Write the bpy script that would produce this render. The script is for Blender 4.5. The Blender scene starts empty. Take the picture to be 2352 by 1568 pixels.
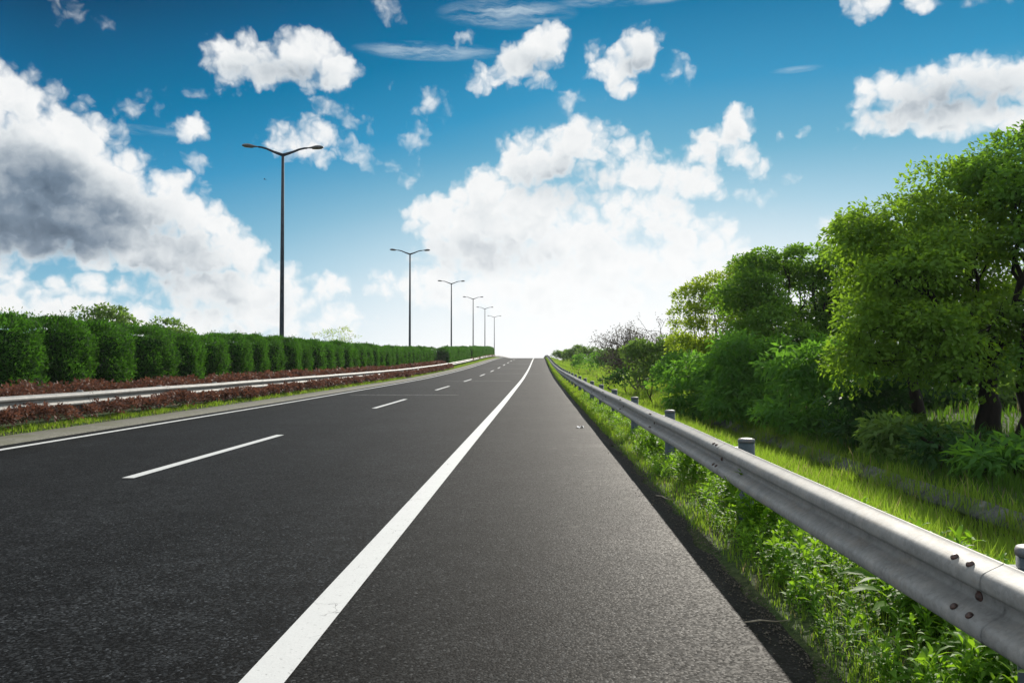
import bpy, math, random
import numpy as np
from mathutils import Vector

R = math.radians
rng = np.random.default_rng(7)
random.seed(7)
scene = bpy.context.scene
COL = scene.collection

# ---------------------------------------------------------------- camera
EYE = 1.41                                   # eye height over the road, metres
FPX = 1915.0                                 # focal length in units of 1/2352 of the picture width
VPX, VPY = 1238.5, 830.0                     # where the road direction meets the picture
PITCH = math.atan((VPY - 784.0) / FPX)
YAW = math.atan((VPX - 1176.0) / FPX)
cam_d = bpy.data.cameras.new('camera')
cam = bpy.data.objects.new('camera', cam_d)
COL.objects.link(cam)
cam.location = (0, 0, EYE)
cam.rotation_euler = (R(90) + PITCH, 0, YAW)
cam_d.sensor_width = 36.0
cam_d.lens = 36.0 * FPX / 2352.0
cam_d.clip_start = 0.05
cam_d.clip_end = 20000
scene.camera = cam
_M = cam.rotation_euler.to_matrix()


def ray(px, py):
    """direction in the world of a point of the survey photograph (2352 wide)"""
    return _M @ Vector(((px - 1176.0) / FPX, -(py - 784.0) / FPX, -1.0))


def at(px, py, Y):
    d = ray(px, py)
    return Vector((d.x * Y / d.y, Y, EYE + d.z * Y / d.y))


# ---------------------------------------------------------------- node helpers
class NT:
    def __init__(self, tree):
        self.t = tree
        tree.nodes.clear()

    def n(self, kind, **kw):
        nd = self.t.nodes.new(kind)
        for k, v in kw.items():
            setattr(nd, k, v)
        return nd

    def put(self, sock, v):
        if isinstance(v, bpy.types.NodeSocket):
            self.t.links.new(v, sock)
        elif v is not None:
            sock.default_value = v

    def math(self, op, a, b=None, c=None, clamp=False):
        nd = self.n('ShaderNodeMath', operation=op, use_clamp=clamp)
        for i, v in enumerate((a, b, c)):
            self.put(nd.inputs[i], v)
        return nd.outputs[0]

    def vmath(self, op, a, b=None, scale=None):
        nd = self.n('ShaderNodeVectorMath', operation=op)
        self.put(nd.inputs[0], a)
        if b is not None:
            self.put(nd.inputs[1], b)
        if scale is not None:
            self.put(nd.inputs['Scale'], scale)
        return nd.outputs['Value'] if op in ('LENGTH', 'DOT_PRODUCT', 'DISTANCE') else nd.outputs[0]

    def noise(self, vec, scale, detail=4, rough=.5, dist=0., out='Fac', dims='3D', lac=2.0):
        nd = self.n('ShaderNodeTexNoise', noise_dimensions=dims)
        self.put(nd.inputs['Vector'], vec)
        nd.inputs['Scale'].default_value = scale
        nd.inputs['Detail'].default_value = detail
        nd.inputs['Roughness'].default_value = rough
        nd.inputs['Lacunarity'].default_value = lac
        nd.inputs['Distortion'].default_value = dist
        return nd.outputs[out]

    def voronoi(self, vec, scale, feature='F1', detail=0., rough=.5, dims='3D', out='Distance', smooth=None, rand=1.):
        nd = self.n('ShaderNodeTexVoronoi', feature=feature, voronoi_dimensions=dims)
        self.put(nd.inputs['Vector'], vec)
        nd.inputs['Scale'].default_value = scale
        if 'Detail' in nd.inputs:
            nd.inputs['Detail'].default_value = detail
            nd.inputs['Roughness'].default_value = rough
        if smooth is not None:
            nd.inputs['Smoothness'].default_value = smooth
        nd.inputs['Randomness'].default_value = rand
        return nd.outputs[out]

    def step(self, v, lo, hi, a=0., b=1.):
        nd = self.n('ShaderNodeMapRange', interpolation_type='SMOOTHSTEP')
        self.put(nd.inputs[0], v)
        for i, x in enumerate((lo, hi, a, b)):
            self.put(nd.inputs[i + 1], x)
        return nd.outputs[0]

    def lin(self, v, lo, hi, a=0., b=1.):
        nd = self.n('ShaderNodeMapRange')
        self.put(nd.inputs[0], v)
        for i, x in enumerate((lo, hi, a, b)):
            self.put(nd.inputs[i + 1], x)
        return nd.outputs[0]

    def mix(self, fac, a, b, mode='MIX'):
        nd = self.n('ShaderNodeMix', data_type='RGBA', blend_type=mode)
        self.put(nd.inputs[0], fac)
        for s, v in ((nd.inputs[6], a), (nd.inputs[7], b)):
            if not isinstance(v, bpy.types.NodeSocket) and len(v) == 3:
                v = (*v, 1)
            self.put(s, v)
        return nd.outputs[2]

    def ramp(self, fac, stops, interp='LINEAR'):
        nd = self.n('ShaderNodeValToRGB')
        cr = nd.color_ramp
        cr.interpolation = interp
        while len(cr.elements) < len(stops):
            cr.elements.new(.5)
        for e, (p, c) in zip(cr.elements, stops):
            e.position = p
            e.color = (*c, 1) if len(c) == 3 else c
        self.put(nd.inputs[0], fac)
        return nd.outputs[0]

    def xyz(self, x, y, z=0.):
        nd = self.n('ShaderNodeCombineXYZ')
        for i, v in enumerate((x, y, z)):
            self.put(nd.inputs[i], v)
        return nd.outputs[0]


def srgb(r, g, b):
    f = lambda c: c / 12.92 if c <= .04045 else ((c + .055) / 1.055) ** 2.4
    return (f(r / 255), f(g / 255), f(b / 255))


# ---------------------------------------------------------------- daylight
SUN_EL, SUN_AZ = R(24.5), R(15.8)              # azimuth to the right of the road direction
scene.view_settings.view_transform = 'Standard'
scene.view_settings.look = 'None'
scene.view_settings.gamma = 1.0
scene.view_settings.use_curve_mapping = False
scene.view_settings.exposure = 0.35

world = bpy.data.worlds.new('World')
scene.world = world
world.use_nodes = True
W = NT(world.node_tree)
tc = W.n('ShaderNodeTexCoord').outputs['Generated']
sep = W.n('ShaderNodeSeparateXYZ')
W.put(sep.inputs[0], tc)
X_, Y_, Z_ = sep.outputs
az = W.math('ARCTAN2', X_, Y_)
el = W.math('ARCSINE', Z_)
P = W.xyz(W.math('MULTIPLY', az, 10.), W.math('MULTIPLY', el, 10.), 0.)   # tenths of a radian


def sky_pt(px, py):
    d = ray(px, py)
    return (10 * math.atan2(d.x, d.y), 10 * math.asin(d.z / d.length))


PXU = 10 / FPX
# clouds: centre, half axes (survey pixels), tilt in degrees, strength
CLOUDS = [
    # great cumulus on the left
    (40, 235, 85, 78, 0, 1), (-60, 330, 190, 150, 0, 1), (110, 370, 170, 130, 0, 1.35), (230, 430, 160, 115, -20, 1.2),
    (350, 480, 140, 95, -20, 1), (-20, 460, 240, 130, 0, 1.5), (160, 510, 240, 85, 0, 1.4), (455, 530, 105, 85, -20, 1),
    (350, 570, 170, 60, 0, 1.2), (120, 565, 200, 38, 0, 1.1), (420, 600, 150, 60, 0, 1.1), (520, 660, 150, 70, 0, 1.1), (545, 590, 75, 80, 0, 1), (470, 650, 150, 70, 0, .9), (620, 665, 85, 75, 0, .9), (560, 720, 190, 70, 0, .85),
    (250, 607, 150, 20, 0, .6),
    # low bank on the left
    (0, 695, 70, 36, 0, .9), (100, 712, 90, 36, 0, .9), (170, 700, 55, 32, 0, .85), (290, 735, 170, 44, 0, .85), (430, 755, 140, 40, 0, .75),
    (760, 650, 50, 36, 0, .55), (740, 720, 110, 60, 0, .55),
    # upper pair
    (545, 130, 75, 52, 0, .95), (605, 160, 75, 42, 0, .85), (525, 170, 45, 45, 0, .6), (715, 122, 85, 58, 0, .95), (765, 158, 65, 48, 0, .85), (690, 165, 62, 42, 0, .75),
    # fragments
    (440, 300, 38, 34, 10, .55), 
    (690, 318, 92, 48, 0, .8), (745, 350, 45, 34, 0, .5), 
    
    # upper middle pair
    (1250, 105, 65, 54, 10, .95), (1185, 140, 72, 46, 25, .9), (1110, 178, 44, 36, 0, .8), (1235, 180, 40, 24, -30, .5),
    (1472, 108, 52, 54, 10, .95), (1415, 152, 72, 48, 20, .85), (1365, 118, 40, 30, 0, .6), (1435, 200, 42, 24, 0, .65), 
    
    # great middle cloud
    (1310, 345, 130, 72, 20, 1), (1215, 375, 105, 78, 30, 1), (1115, 450, 115, 78, 25, 1), (1010, 500, 85, 66, 20, .95), (955, 500, 40, 34, 0, .8), (1210, 500, 190, 110, 0, 1),
    (1085, 570, 150, 80, 0, .95), (1320, 560, 230, 90, 0, .95), (1420, 610, 240, 70, 0, .9), (1250, 660, 330, 90, 0, .9), (1000, 640, 70, 44, 0, .75), (930, 660, 100, 44, 0, .65),
    # right of the middle
    (1690, 285, 38, 52, 0, .85), (1640, 335, 78, 44, 15, .8), (1590, 415, 88, 56, 0, .75), (1710, 372, 62, 42, -30, .6), (1450, 400, 100, 90, 0, .7), (1480, 490, 130, 80, 0, .85), (1580, 600, 180, 70, 0, .9), (1100, 520, 150, 80, 0, 1.1),
    (1560, 545, 90, 50, 0, .75), (1645, 530, 50, 44, 0, .7), (1640, 620, 160, 60, 0, .7), (1930, 530, 60, 48, 0, .65),
    # right
    (2035, 215, 70, 50, 0, .9), (2130, 205, 95, 55, 0, .95), (2220, 180, 80, 48, 0, .95), (2330, 195, 100, 56, 0, .95), (2060, 270, 110, 42, 0, .85), (2210, 265, 150, 44, 0, .9), (2360, 260, 90, 50, 0, .8),
    
    (1990, 12, 50, 34, -20, .75), (2120, 5, 44, 22, 0, .5), 
    # out of the picture: what the ground and the metal see
    (3300, 300, 500, 200, 0, .9), (-1100, 350, 600, 230, 0, .9), (-900, 650, 900, 130, 0, .8), (3400, 650, 900, 130, 0, .8), (1500, -700, 500, 200, 0, .8), (5000, 200, 700, 300, 0, .9), (-3000, 300, 600, 300, 0, .9),
]
warp = W.noise(P, 5.0, 3, .5, out='Color')
warp = W.vmath('SUBTRACT', warp, (.5, .5, .5))
PW = W.vmath('ADD', P, W.vmath('SCALE', warp, scale=.20))


_turned = {}


def turned(p, tilt):
    """the sky coordinates turned by a few fixed angles, each worked out once"""
    tilt = int(round(tilt / 15.) * 15)
    if tilt == 0:
        return p, 0
    if (id(p), tilt) not in _turned:
        m = W.n('ShaderNodeMapping', vector_type='POINT')
        W.put(m.inputs[0], p)
        m.inputs['Rotation'].default_value = (0, 0, R(-tilt))
        _turned[(id(p), tilt)] = m.outputs[0]
    return _turned[(id(p), tilt)], tilt


def blob(p, cx, cy, rx, ry, tilt, w):
    """strength w in the middle of an ellipse, falling to 0 at its rim and below 0 outside"""
    u, v = sky_pt(cx, cy)
    q, a = turned(p, tilt)
    a = R(-a)
    u, v = u * math.cos(a) - v * math.sin(a), u * math.sin(a) + v * math.cos(a)
    k = math.sqrt(w)
    sx, sy = k / (rx * PXU), k / (ry * PXU)
    m = W.n('ShaderNodeVectorMath', operation='MULTIPLY_ADD')
    W.put(m.inputs[0], q)
    m.inputs[1].default_value = (sx, sy, 0)
    m.inputs[2].default_value = (-u * sx, -v * sy, 0)
    return W.math('SUBTRACT', w, W.vmath('DOT_PRODUCT', m.outputs[0], m.outputs[0]))


# what every part of the sky shares
n0 = W.math('ADD', W.math('MULTIPLY_ADD', W.noise(PW, 2.1, 8, .52), 2.6, -1.3), W.math('MULTIPLY_ADD', W.voronoi(PW, 4.2, 'F1', 2, .5, '2D'), -1.2, .56))
n1 = W.math('MULTIPLY_ADD', W.noise(W.vmath('ADD', PW, (.05, .09, 0)), 2.3, 4, .55), 2.9, -1.45)
n2 = W.math('MULTIPLY_ADD', W.noise(PW, 2.3, 4, .55), 2.9, -1.45)
# light falls on the clouds from the upper right: the puffs' far sides are greyer
relief = W.math('MULTIPLY_ADD', W.math('SUBTRACT', n1, n2), 1.1, .42, clamp=True)
# clear sky: Nishita's blue, deepened away from the sun as a polarising filter does
nish = W.n('ShaderNodeTexSky', sky_type='NISHITA', sun_disc=False, sun_elevation=SUN_EL, sun_rotation=SUN_AZ)
elp = W.math('MULTIPLY', el, FPX / 830.)
t = W.math('MULTIPLY_ADD', W.lin(az, R(-31), R(3), 1., 0.), .36, elp)
blue = W.ramp(W.math('DIVIDE', t, 1.4), [(0, srgb(250, 252, 252)), (.10, srgb(236, 245, 249)), (.20, srgb(196, 223, 237)), (.30, srgb(152, 201, 224)), (.40, srgb(110, 178, 209)),
                                        (.53, srgb(50, 149, 195)), (.66, srgb(0, 120, 168)), (.77, srgb(0, 97, 144)), (.92, srgb(0, 46, 82))])
blue = W.mix(.006, blue, W.vmath('SCALE', nish.outputs[0], scale=.1))
# thin streaks of ice cloud
PS = W.vmath('MULTIPLY', W.vmath('ADD', P, W.vmath('SCALE', warp, scale=.1)), (1., 7., 1.))
st = W.step(W.noise(PS, 1.5, 5, .6), .34, .72)
glow = W.step(elp, .60, -.12)
glow = W.math('MULTIPLY', glow, W.step(W.math('ABSOLUTE', W.math('SUBTRACT', az, R(7))), R(33), R(5), .12, 1.))

DARK = [(0, 430, 270, 125, -15, .48), (330, 560, 260, 110, -30, .26), (1290, 425, 150, 70, 0, .22), (1120, 590, 200, 60, 0, .22), (20, 560, 230, 60, 0, .32), (1470, 150, 60, 50, 0, .25), (2180, 235, 190, 60, 0, .3), (640, 170, 170, 40, 0, .3), (1220, 150, 90, 40, 0, .25)]
WISPS = [(325, 240, 67, 39, 10, 0.84), (450, 365, 46, 25, -20, 0.68), (170, 30, 92, 32, -20, 0.6), (895, 22, 32, 46, 30, 0.72), (450, 210, 32, 18, 0, 0.6), (800, 268, 97, 34, -15, 0.76), (830, 352, 92, 34, -30, 0.76), (945, 310, 60, 53, -20, 0.68), (990, 238, 51, 51, 20, 0.76), (920, 190, 34, 21, 0, 0.6), (935, 412, 74, 41, -10, 0.68), (1565, 170, 62, 44, -30, 0.68), (1310, 235, 51, 37, 40, 0.9), (1375, 232, 39, 21, 30, 0.72), (1060, 92, 41, 23, 30, 0.68), (1740, 460, 85, 34, -20, 0.66), (1850, 303, 30, 17, 0, 0.64), (1803, 328, 16, 28, 20, 0.6), (1995, 330, 41, 17, 0, 0.56), (1815, 410, 30, 25, 0, 0.64), (2260, 0, 57, 21, 0, 0.8)]
CIRRUS = [(1165, 32, 170, 34, 0, 1), (985, 118, 180, 22, 0, 1), (1440, 2, 180, 14, 0, .8), (1830, 160, 60, 8, 0, .6), (330, 300, 110, 12, 0, .5)]


def sky_part(x0, x1):
    """the background of one slice of the sky, between two upright lines, with only the clouds that reach into it"""
    def near(cs, margin):
        return [c for c in cs if c[0] + max(c[2], c[3]) * margin > x0 and c[0] - max(c[2], c[3]) * margin < x1]
    pb, field = PW, None
    for k, c in enumerate(near(CLOUDS, 1.5)):
        if k % 30 == 29:                     # a barrier: keeps the shader compiler from holding every ellipse at once
            pb = W.vmath('ADD', PW, W.vmath('SCALE', (1e-6, 0, 0), scale=field))
        b = blob(pb, *c)
        field = b if field is None else W.math('SMOOTH_MAX', field, b, .15)
    field = W.math('MAXIMUM', field, -1.5)
    D = W.math('ADD', field, W.math('MULTIPLY', n0, .58))
    alpha = W.step(D, -.24, .62)
    # the cloud above each point shades it: bright tops, greyer bases
    over = None
    pu = W.vmath('ADD', PW, W.vmath('ADD', (.05, .20, 0), W.vmath('SCALE', (1e-6, 0, 0), scale=field)))
    for k, c in enumerate([c for c in near(CLOUDS, 1.3) if c[5] > .7]):
        if k % 30 == 29:
            pu = W.vmath('ADD', pu, W.vmath('SCALE', (1e-6, 0, 0), scale=over))
        b = blob(pu, *c)
        over = b if over is None else W.math('MAXIMUM', over, b)
    base = W.math('MULTIPLY_ADD', W.math('MINIMUM', field, 1.), -.55, over) if over is not None else 0.
    base = W.step(W.math('MULTIPLY_ADD', n2, .35, base), .05, 1.0, 0., .26)
    wisp = None
    for c in near(WISPS, 1.4):
        b = blob(PW, *c)
        wisp = b if wisp is None else W.math('MAXIMUM', wisp, b)
    if wisp is not None:
        wisp = W.math('MULTIPLY', W.step(W.math('MULTIPLY_ADD', n0, .75, wisp), .05, 1.25), .8)
        alpha = W.math('MAXIMUM', alpha, wisp)
    dark = None
    for c in near(DARK, 1.05):
        b = W.math('MAXIMUM', blob(P, *c), 0.)
        dark = b if dark is None else W.math('ADD', dark, b)
    shade = W.math('MULTIPLY_ADD', W.math('SUBTRACT', 1., relief), .09, base)
    shade = W.math('MULTIPLY', shade, W.step(D, .2, .9))
    if dark is not None:
        shade = W.math('MULTIPLY_ADD', W.math('MULTIPLY_ADD', n2, .25, .92), dark, shade, clamp=True)
    cloud = W.ramp(shade, [(0, srgb(249, 250, 250)), (.2, srgb(226, 231, 234)), (.42, srgb(180, 190, 199)), (.7, srgb(114, 133, 152)), (1, srgb(60, 82, 104))])
    sky = blue
    cir = None
    for c in near(CIRRUS, 1.05):
        b = W.math('MAXIMUM', blob(P, *c), 0.)
        cir = b if cir is None else W.math('MAXIMUM', cir, b)
    if cir is not None:
        sky = W.mix(W.math('MULTIPLY', W.math('MULTIPLY', st, W.math('POWER', cir, 1.1), clamp=True), .6), blue, srgb(225, 236, 242))
    cl = W.mix(alpha, sky, cloud)
    cl = W.mix(glow, cl, (1.03, 1.04, 1.04))
    bg = W.n('ShaderNodeBackground')
    W.put(bg.inputs[0], W.vmath('SCALE', cl, scale=7.85))
    bg.inputs[1].default_value = .1
    return bg.outputs[0]


def choose(test, yes, no):
    m = W.n('ShaderNodeMixShader')
    W.put(m.inputs[0], test)
    W.put(m.inputs[1], no)
    W.put(m.inputs[2], yes)
    return m.outputs[0]


cuts = [-420, 240, 520, 900, 1180, 1420, 1800, 2700]
parts = [sky_part(a, b) for a, b in zip(cuts, cuts[1:])]
view = parts[-1]
for p, c in list(zip(parts, cuts[1:]))[-2::-1]:
    view = choose(W.math('LESS_THAN', az, sky_pt(c, 400)[0] / 10), p, view)
# the rest of the dome, which only lights the place: broken cloud over blue
far = W.mix(W.step(n2, -.45, .5), W.mix(.5, blue, srgb(150, 196, 224)), (1.65, 1.64, 1.60))
far = W.mix(W.math('MULTIPLY', glow, .8), far, (1.0, 1.0, 1.0))
bg = W.n('ShaderNodeBackground')
W.put(bg.inputs[0], W.vmath('SCALE', far, scale=7.85))
bg.inputs[1].default_value = .1
inside = W.math('MULTIPLY', W.math('LESS_THAN', W.math('ABSOLUTE', az), R(44)), W.math('MULTIPLY', W.math('GREATER_THAN', el, R(-4)), W.math('LESS_THAN', el, R(32))))
out = W.n('ShaderNodeOutputWorld')
W.put(out.inputs[0], choose(inside, view, bg.outputs[0]))
world.cycles.sampling_method = 'MANUAL'
world.cycles.sample_map_resolution = 512

sun_d = bpy.data.lights.new('sun', 'SUN')
sun_d.energy = 5.0
sun_d.angle = R(.53)
sun_d.color = (1., .93, .82)
sun = bpy.data.objects.new('sun', sun_d)
COL.objects.link(sun)
sv = Vector((math.sin(SUN_AZ) * math.cos(SUN_EL), math.cos(SUN_AZ) * math.cos(SUN_EL), math.sin(SUN_EL)))
sun.rotation_euler = sv.to_track_quat('Z', 'Y').to_euler()
sun.location = sv * 60
# ---------------------------------------------------------------- naming
def tag(o, label=None, cat=None, group=None, kind=None):
    for k, v in (('label', label), ('category', cat), ('group', group), ('kind', kind)):
        if v:
            o[k] = v
    return o


def empty(name, loc=(0, 0, 0)):
    o = bpy.data.objects.new(name, None)
    COL.objects.link(o)
    o.location = loc
    o.empty_display_size = .2
    return o


def link(name, me, parent=None, loc=None):
    o = bpy.data.objects.new(name, me)
    COL.objects.link(o)
    if parent is not None:
        o.parent = parent
    if loc is not None:
        o.location = loc
    return o


def copy_tree(o, parent=None, loc=None):
    c = o.copy()
    COL.objects.link(c)
    if parent is not None:
        c.parent = parent
    if loc is not None:
        c.location = loc
    for ch in list(o.children):
        copy_tree(ch, c)
    return c


def mesh(name, verts, faces, mats, smooth=False, attr=None, mat_idx=None):
    """verts (n,3), faces (m,k) or a list of such arrays"""
    me = bpy.data.meshes.new(name)
    verts = np.asarray(verts, np.float32)
    groups = faces if isinstance(faces, list) else [faces]
    groups = [np.asarray(f, np.int32) for f in groups if len(f)]
    loops = np.concatenate([f.ravel() for f in groups])
    sizes = np.concatenate([np.full(len(f), f.shape[1], np.int32) for f in groups])
    me.vertices.add(len(verts))
    me.vertices.foreach_set('co', verts.ravel())
    me.loops.add(len(loops))
    me.loops.foreach_set('vertex_index', loops)
    me.polygons.add(len(sizes))
    me.polygons.foreach_set('loop_start', np.concatenate([[0], np.cumsum(sizes)[:-1]]).astype(np.int32))
    me.polygons.foreach_set('loop_total', sizes)
    for m in (mats if isinstance(mats, (list, tuple)) else [mats]):
        me.materials.append(m)
    if mat_idx is not None:
        me.polygons.foreach_set('material_index', np.asarray(mat_idx, np.int32))
    if smooth is not False:
        s = np.full(len(sizes), True) if smooth is True else np.asarray(smooth, bool)
        me.polygons.foreach_set('use_smooth', s)
    if attr is not None:
        a = me.attributes.new('tint', 'FLOAT', 'FACE')
        a.data.foreach_set('value', np.asarray(attr, np.float32))
    me.update(calc_edges=True)
    return me


class MB:
    """collects tubes, boxes and lathes into one mesh"""
    def __init__(self):
        self.v, self.f4, self.f3, self.n = [], [], [], 0

    def add(self, v, f4=(), f3=()):
        v = np.asarray(v, float)
        if len(f4):
            self.f4.append(np.asarray(f4, int) + self.n)
        if len(f3):
            self.f3.append(np.asarray(f3, int) + self.n)
        self.v.append(v)
        self.n += len(v)

    def rings(self, rings, cap=True):
        """rings: list of (k,3) loops, joined one after another"""
        k = len(rings[0])
        v = np.concatenate(rings)
        i = np.arange(k)
        f = [np.stack([r * k + i, r * k + (i + 1) % k, (r + 1) * k + (i + 1) % k, (r + 1) * k + i], 1) for r in range(len(rings) - 1)]
        f3 = []
        if cap:
            c0, c1 = len(v), len(v) + 1
            v = np.concatenate([v, [rings[0].mean(0)], [rings[-1].mean(0)]])
            L = (len(rings) - 1) * k
            f3 = np.concatenate([np.stack([np.full(k, c0), (i + 1) % k, i], 1), np.stack([np.full(k, c1), L + i, L + (i + 1) % k], 1)])
        self.add(v, np.concatenate(f), f3)

    def tube(self, pts, radii, k=8):
        pts = np.asarray(pts, float)
        t = np.gradient(pts, axis=0)
        t /= np.linalg.norm(t, axis=1)[:, None] + 1e-9
        ref = np.array([0, 0, 1.]) if abs(t[:, 2]).mean() < .8 else np.array([1., 0, 0])
        a = np.cross(t, ref)
        a /= np.linalg.norm(a, axis=1)[:, None] + 1e-9
        b = np.cross(t, a)
        th = np.linspace(0, 2 * np.pi, k, endpoint=False)
        self.rings([p + r * (np.cos(th)[:, None] * u + np.sin(th)[:, None] * w) for p, r, u, w in zip(pts, radii, a, b)])

    def lathe(self, prof, k=16, at=(0, 0, 0)):
        th = np.linspace(0, 2 * np.pi, k, endpoint=False)
        self.rings([np.stack([r * np.cos(th), r * np.sin(th), np.full(k, z)], 1) + np.asarray(at) for r, z in prof])

    def box(self, c, s):
        c, s = np.asarray(c, float), np.asarray(s, float) / 2
        v = np.array([[x, y, z] for x in (-1, 1) for y in (-1, 1) for z in (-1, 1)]) * s + c
        self.add(v, [[0, 1, 3, 2], [4, 6, 7, 5], [0, 4, 5, 1], [2, 3, 7, 6], [0, 2, 6, 4], [1, 5, 7, 3]])

    def build(self, name, mat, smooth=True):
        return mesh(name, np.concatenate(self.v), [np.concatenate(x) for x in (self.f4, self.f3) if x], mat, smooth)


def new_mat(name):
    m = bpy.data.materials.new(name)
    m.use_nodes = True
    return m, NT(m.node_tree)


def principled(T, color, rough=.6, metal=0., spec=.5, normal=None):
    p = T.n('ShaderNodeBsdfPrincipled')
    if not isinstance(color, bpy.types.NodeSocket):
        color = (*color, 1)
    T.put(p.inputs['Base Color'], color)
    T.put(p.inputs['Roughness'], rough)
    T.put(p.inputs['Metallic'], metal)
    T.put(p.inputs['Specular IOR Level'], spec)
    if normal is not None:
        T.put(p.inputs['Normal'], normal)
    return p.outputs[0]


def finish(T, shader):
    o = T.n('ShaderNodeOutputMaterial')
    T.put(o.inputs['Surface'], shader)


def bump(T, h, strength=.3, dist=.01):
    b = T.n('ShaderNodeBump')
    b.inputs['Strength'].default_value = strength
    b.inputs['Distance'].default_value = dist
    T.put(b.inputs['Height'], h)
    return b.outputs[0]


def coords(T):
    return T.n('ShaderNodeTexCoord').outputs['Object']


# ---------------------------------------------------------------- the lie of the land
KY = np.array([-60, 0, 12, 25, 39, 59, 80, 98, 130, 155, 170, 183, 200, 220, 250, 298, 350, 450, 600, 1200, 6000.])
KZ = np.array([0, 0, 0, 0, .03, .10, .30, .55, 1.15, 1.65, 1.92, 2.10, 2.23, 2.26, 2.20, 1.94, 1.4, 0, -2, -6, -10.])


def _pchip(x):
    h = np.diff(KY)
    d = np.diff(KZ) / h
    m = np.zeros(len(KY))
    for i in range(1, len(KY) - 1):
        if d[i - 1] * d[i] > 0:
            w1, w2 = 2 * h[i] + h[i - 1], h[i] + 2 * h[i - 1]
            m[i] = (w1 + w2) / (w1 / d[i - 1] + w2 / d[i])
    x = np.clip(np.asarray(x, float), KY[0], KY[-1])
    i = np.clip(np.searchsorted(KY, x) - 1, 0, len(KY) - 2)
    t = (x - KY[i]) / h[i]
    return ((1 + 2 * t) * (1 - t) ** 2 * KZ[i] + t * (1 - t) ** 2 * h[i] * m[i] + t * t * (3 - 2 * t) * KZ[i + 1] + t * t * (t - 1) * h[i] * m[i + 1])


def road_z(y):
    return _pchip(y)


GX = np.array([-400, -40, -17, -15.5, -10.6, -9.98, -9.93, -9.0, 1.0, 1.2, 1.34, 1.8, 2.6, 4.6, 5.05, 5.5, 5.85, 6.6, 8, 12, 40, 400.])
GZ = np.array([-.4, -.3, -.1, .08, .10, .06, -.06, -.06, -.06, -.05, .0, .03, .0, -.66, -.78, -.78, -.50, -.42, -.26, .0, .3, .5])


def ground_z(x, y):
    return np.interp(x, GX, GZ) + road_z(y)


def sheet(name, xs, ys, zf, mat, smooth=True):
    xs, ys = np.asarray(xs, float), np.asarray(ys, float)
    gx, gy = np.meshgrid(xs, ys)
    v = np.stack([gx, gy, zf(gx, gy)], -1).reshape(-1, 3)
    nx, ny = len(xs), len(ys)
    i = (np.arange(ny - 1)[:, None] * nx + np.arange(nx - 1)).ravel()
    return mesh(name, v, np.stack([i, i + 1, i + nx + 1, i + nx], 1), mat, smooth)


YS = np.concatenate([np.arange(-20, 60, 1.5), np.arange(60, 130, 3.), np.arange(130, 300, 4.), np.arange(300, 701, 25)])

# ground: soil and thatch under the plants
m_soil, T = new_mat('soil and thatch')
c = coords(T)
a = T.noise(c, .7, 5, .6)
b = T.noise(c, 22., 5, .65)
col = T.ramp(b, [(.3, (.018, .022, .010)), (.5, (.040, .052, .020)), (.7, (.085, .088, .040))])
col = T.mix(T.step(a, .35, .65), col, T.ramp(b, [(.3, (.014, .026, .008)), (.7, (.045, .085, .020))]))
finish(T, principled(T, col, .95, spec=.1, normal=bump(T, b, .8, .03)))
gxs = np.unique(np.concatenate([GX, np.linspace(-17, -10, 12), np.linspace(1.2, 8, 30), np.linspace(8, 40, 14)]))
tag(link('ground', sheet('ground', gxs, YS, ground_z, m_soil)), kind='structure')

# asphalt
m_asph, T = new_mat('asphalt')
c = coords(T)
st1 = T.voronoi(c, 78., 'F1', out='Color')
sepc = T.n('ShaderNodeSeparateColor')
T.put(sepc.inputs[0], st1)
grain = T.voronoi(c, 78., 'F1')
grain2 = T.noise(c, 260., 2, .6)
mott = T.noise(c, 3.2, 5, .65)
cs = T.vmath('MULTIPLY', c, (1., .10, 1.))
streak = T.noise(cs, .9, 5, .55)
lum = T.math('MULTIPLY_ADD', T.step(sepc.outputs[0], .40, 1.0), .024, .0028)
lum = T.math('MULTIPLY', lum, T.math('MULTIPLY_ADD', grain2, .9, .55))
lum = T.math('MULTIPLY', lum, T.math('MULTIPLY_ADD', T.step(mott, .3, .7), .8, .6))
big = T.noise(c, .45, 4, .6)
lum = T.math('MULTIPLY', lum, T.math('MULTIPLY_ADD', T.step(big, .3, .7), .55, .72))
lum = T.math('MULTIPLY', lum, T.math('MULTIPLY_ADD', T.step(streak, .3, .7), .5, .75))
pale = T.math('MULTIPLY', T.step(sepc.outputs[1], .94, .98), .06)
lum = T.math('ADD', lum, pale)
# the shoulder is older and a little browner than the lanes; wheel tracks are polished
sx = T.n('ShaderNodeSeparateXYZ')
T.put(sx.inputs[0], c)
shoulder = T.step(sx.outputs[0], -1.3, -1.1)
tint = T.mix(shoulder, (.66, .72, .78), (.70, .715, .71))
edge = T.math('MULTIPLY', T.step(T.math('ADD', sx.outputs[0], T.math('MULTIPLY', mott, .9)), 1.2, 1.75), .6)
col = T.vmath('SCALE', tint, scale=lum)
# dusty scuffs on the shoulder
cd = T.vmath('MULTIPLY', c, (2.2, 5.5, 1.))
dn = T.noise(cd, 1.1, 6, .62)
dust = T.math('MULTIPLY', T.step(dn, .60, .74), T.math('MULTIPLY', T.step(sx.outputs[0], .0, .6), .5))
col = T.mix(dust, col, (.20, .19, .17))
col = T.mix(edge, col, (.030, .028, .024))
rough = T.math('MULTIPLY_ADD', sepc.outputs[2], .20, .56)
hgt = T.math('SUBTRACT', T.math('MULTIPLY', sepc.outputs[0], .35), grain)
sh = principled(T, col, rough, spec=.03, normal=bump(T, hgt, .4, .004))
sh.node.inputs['Sheen Weight'].default_value = .0
sh.node.inputs['Sheen Roughness'].default_value = .32
finish(T, sh)

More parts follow.
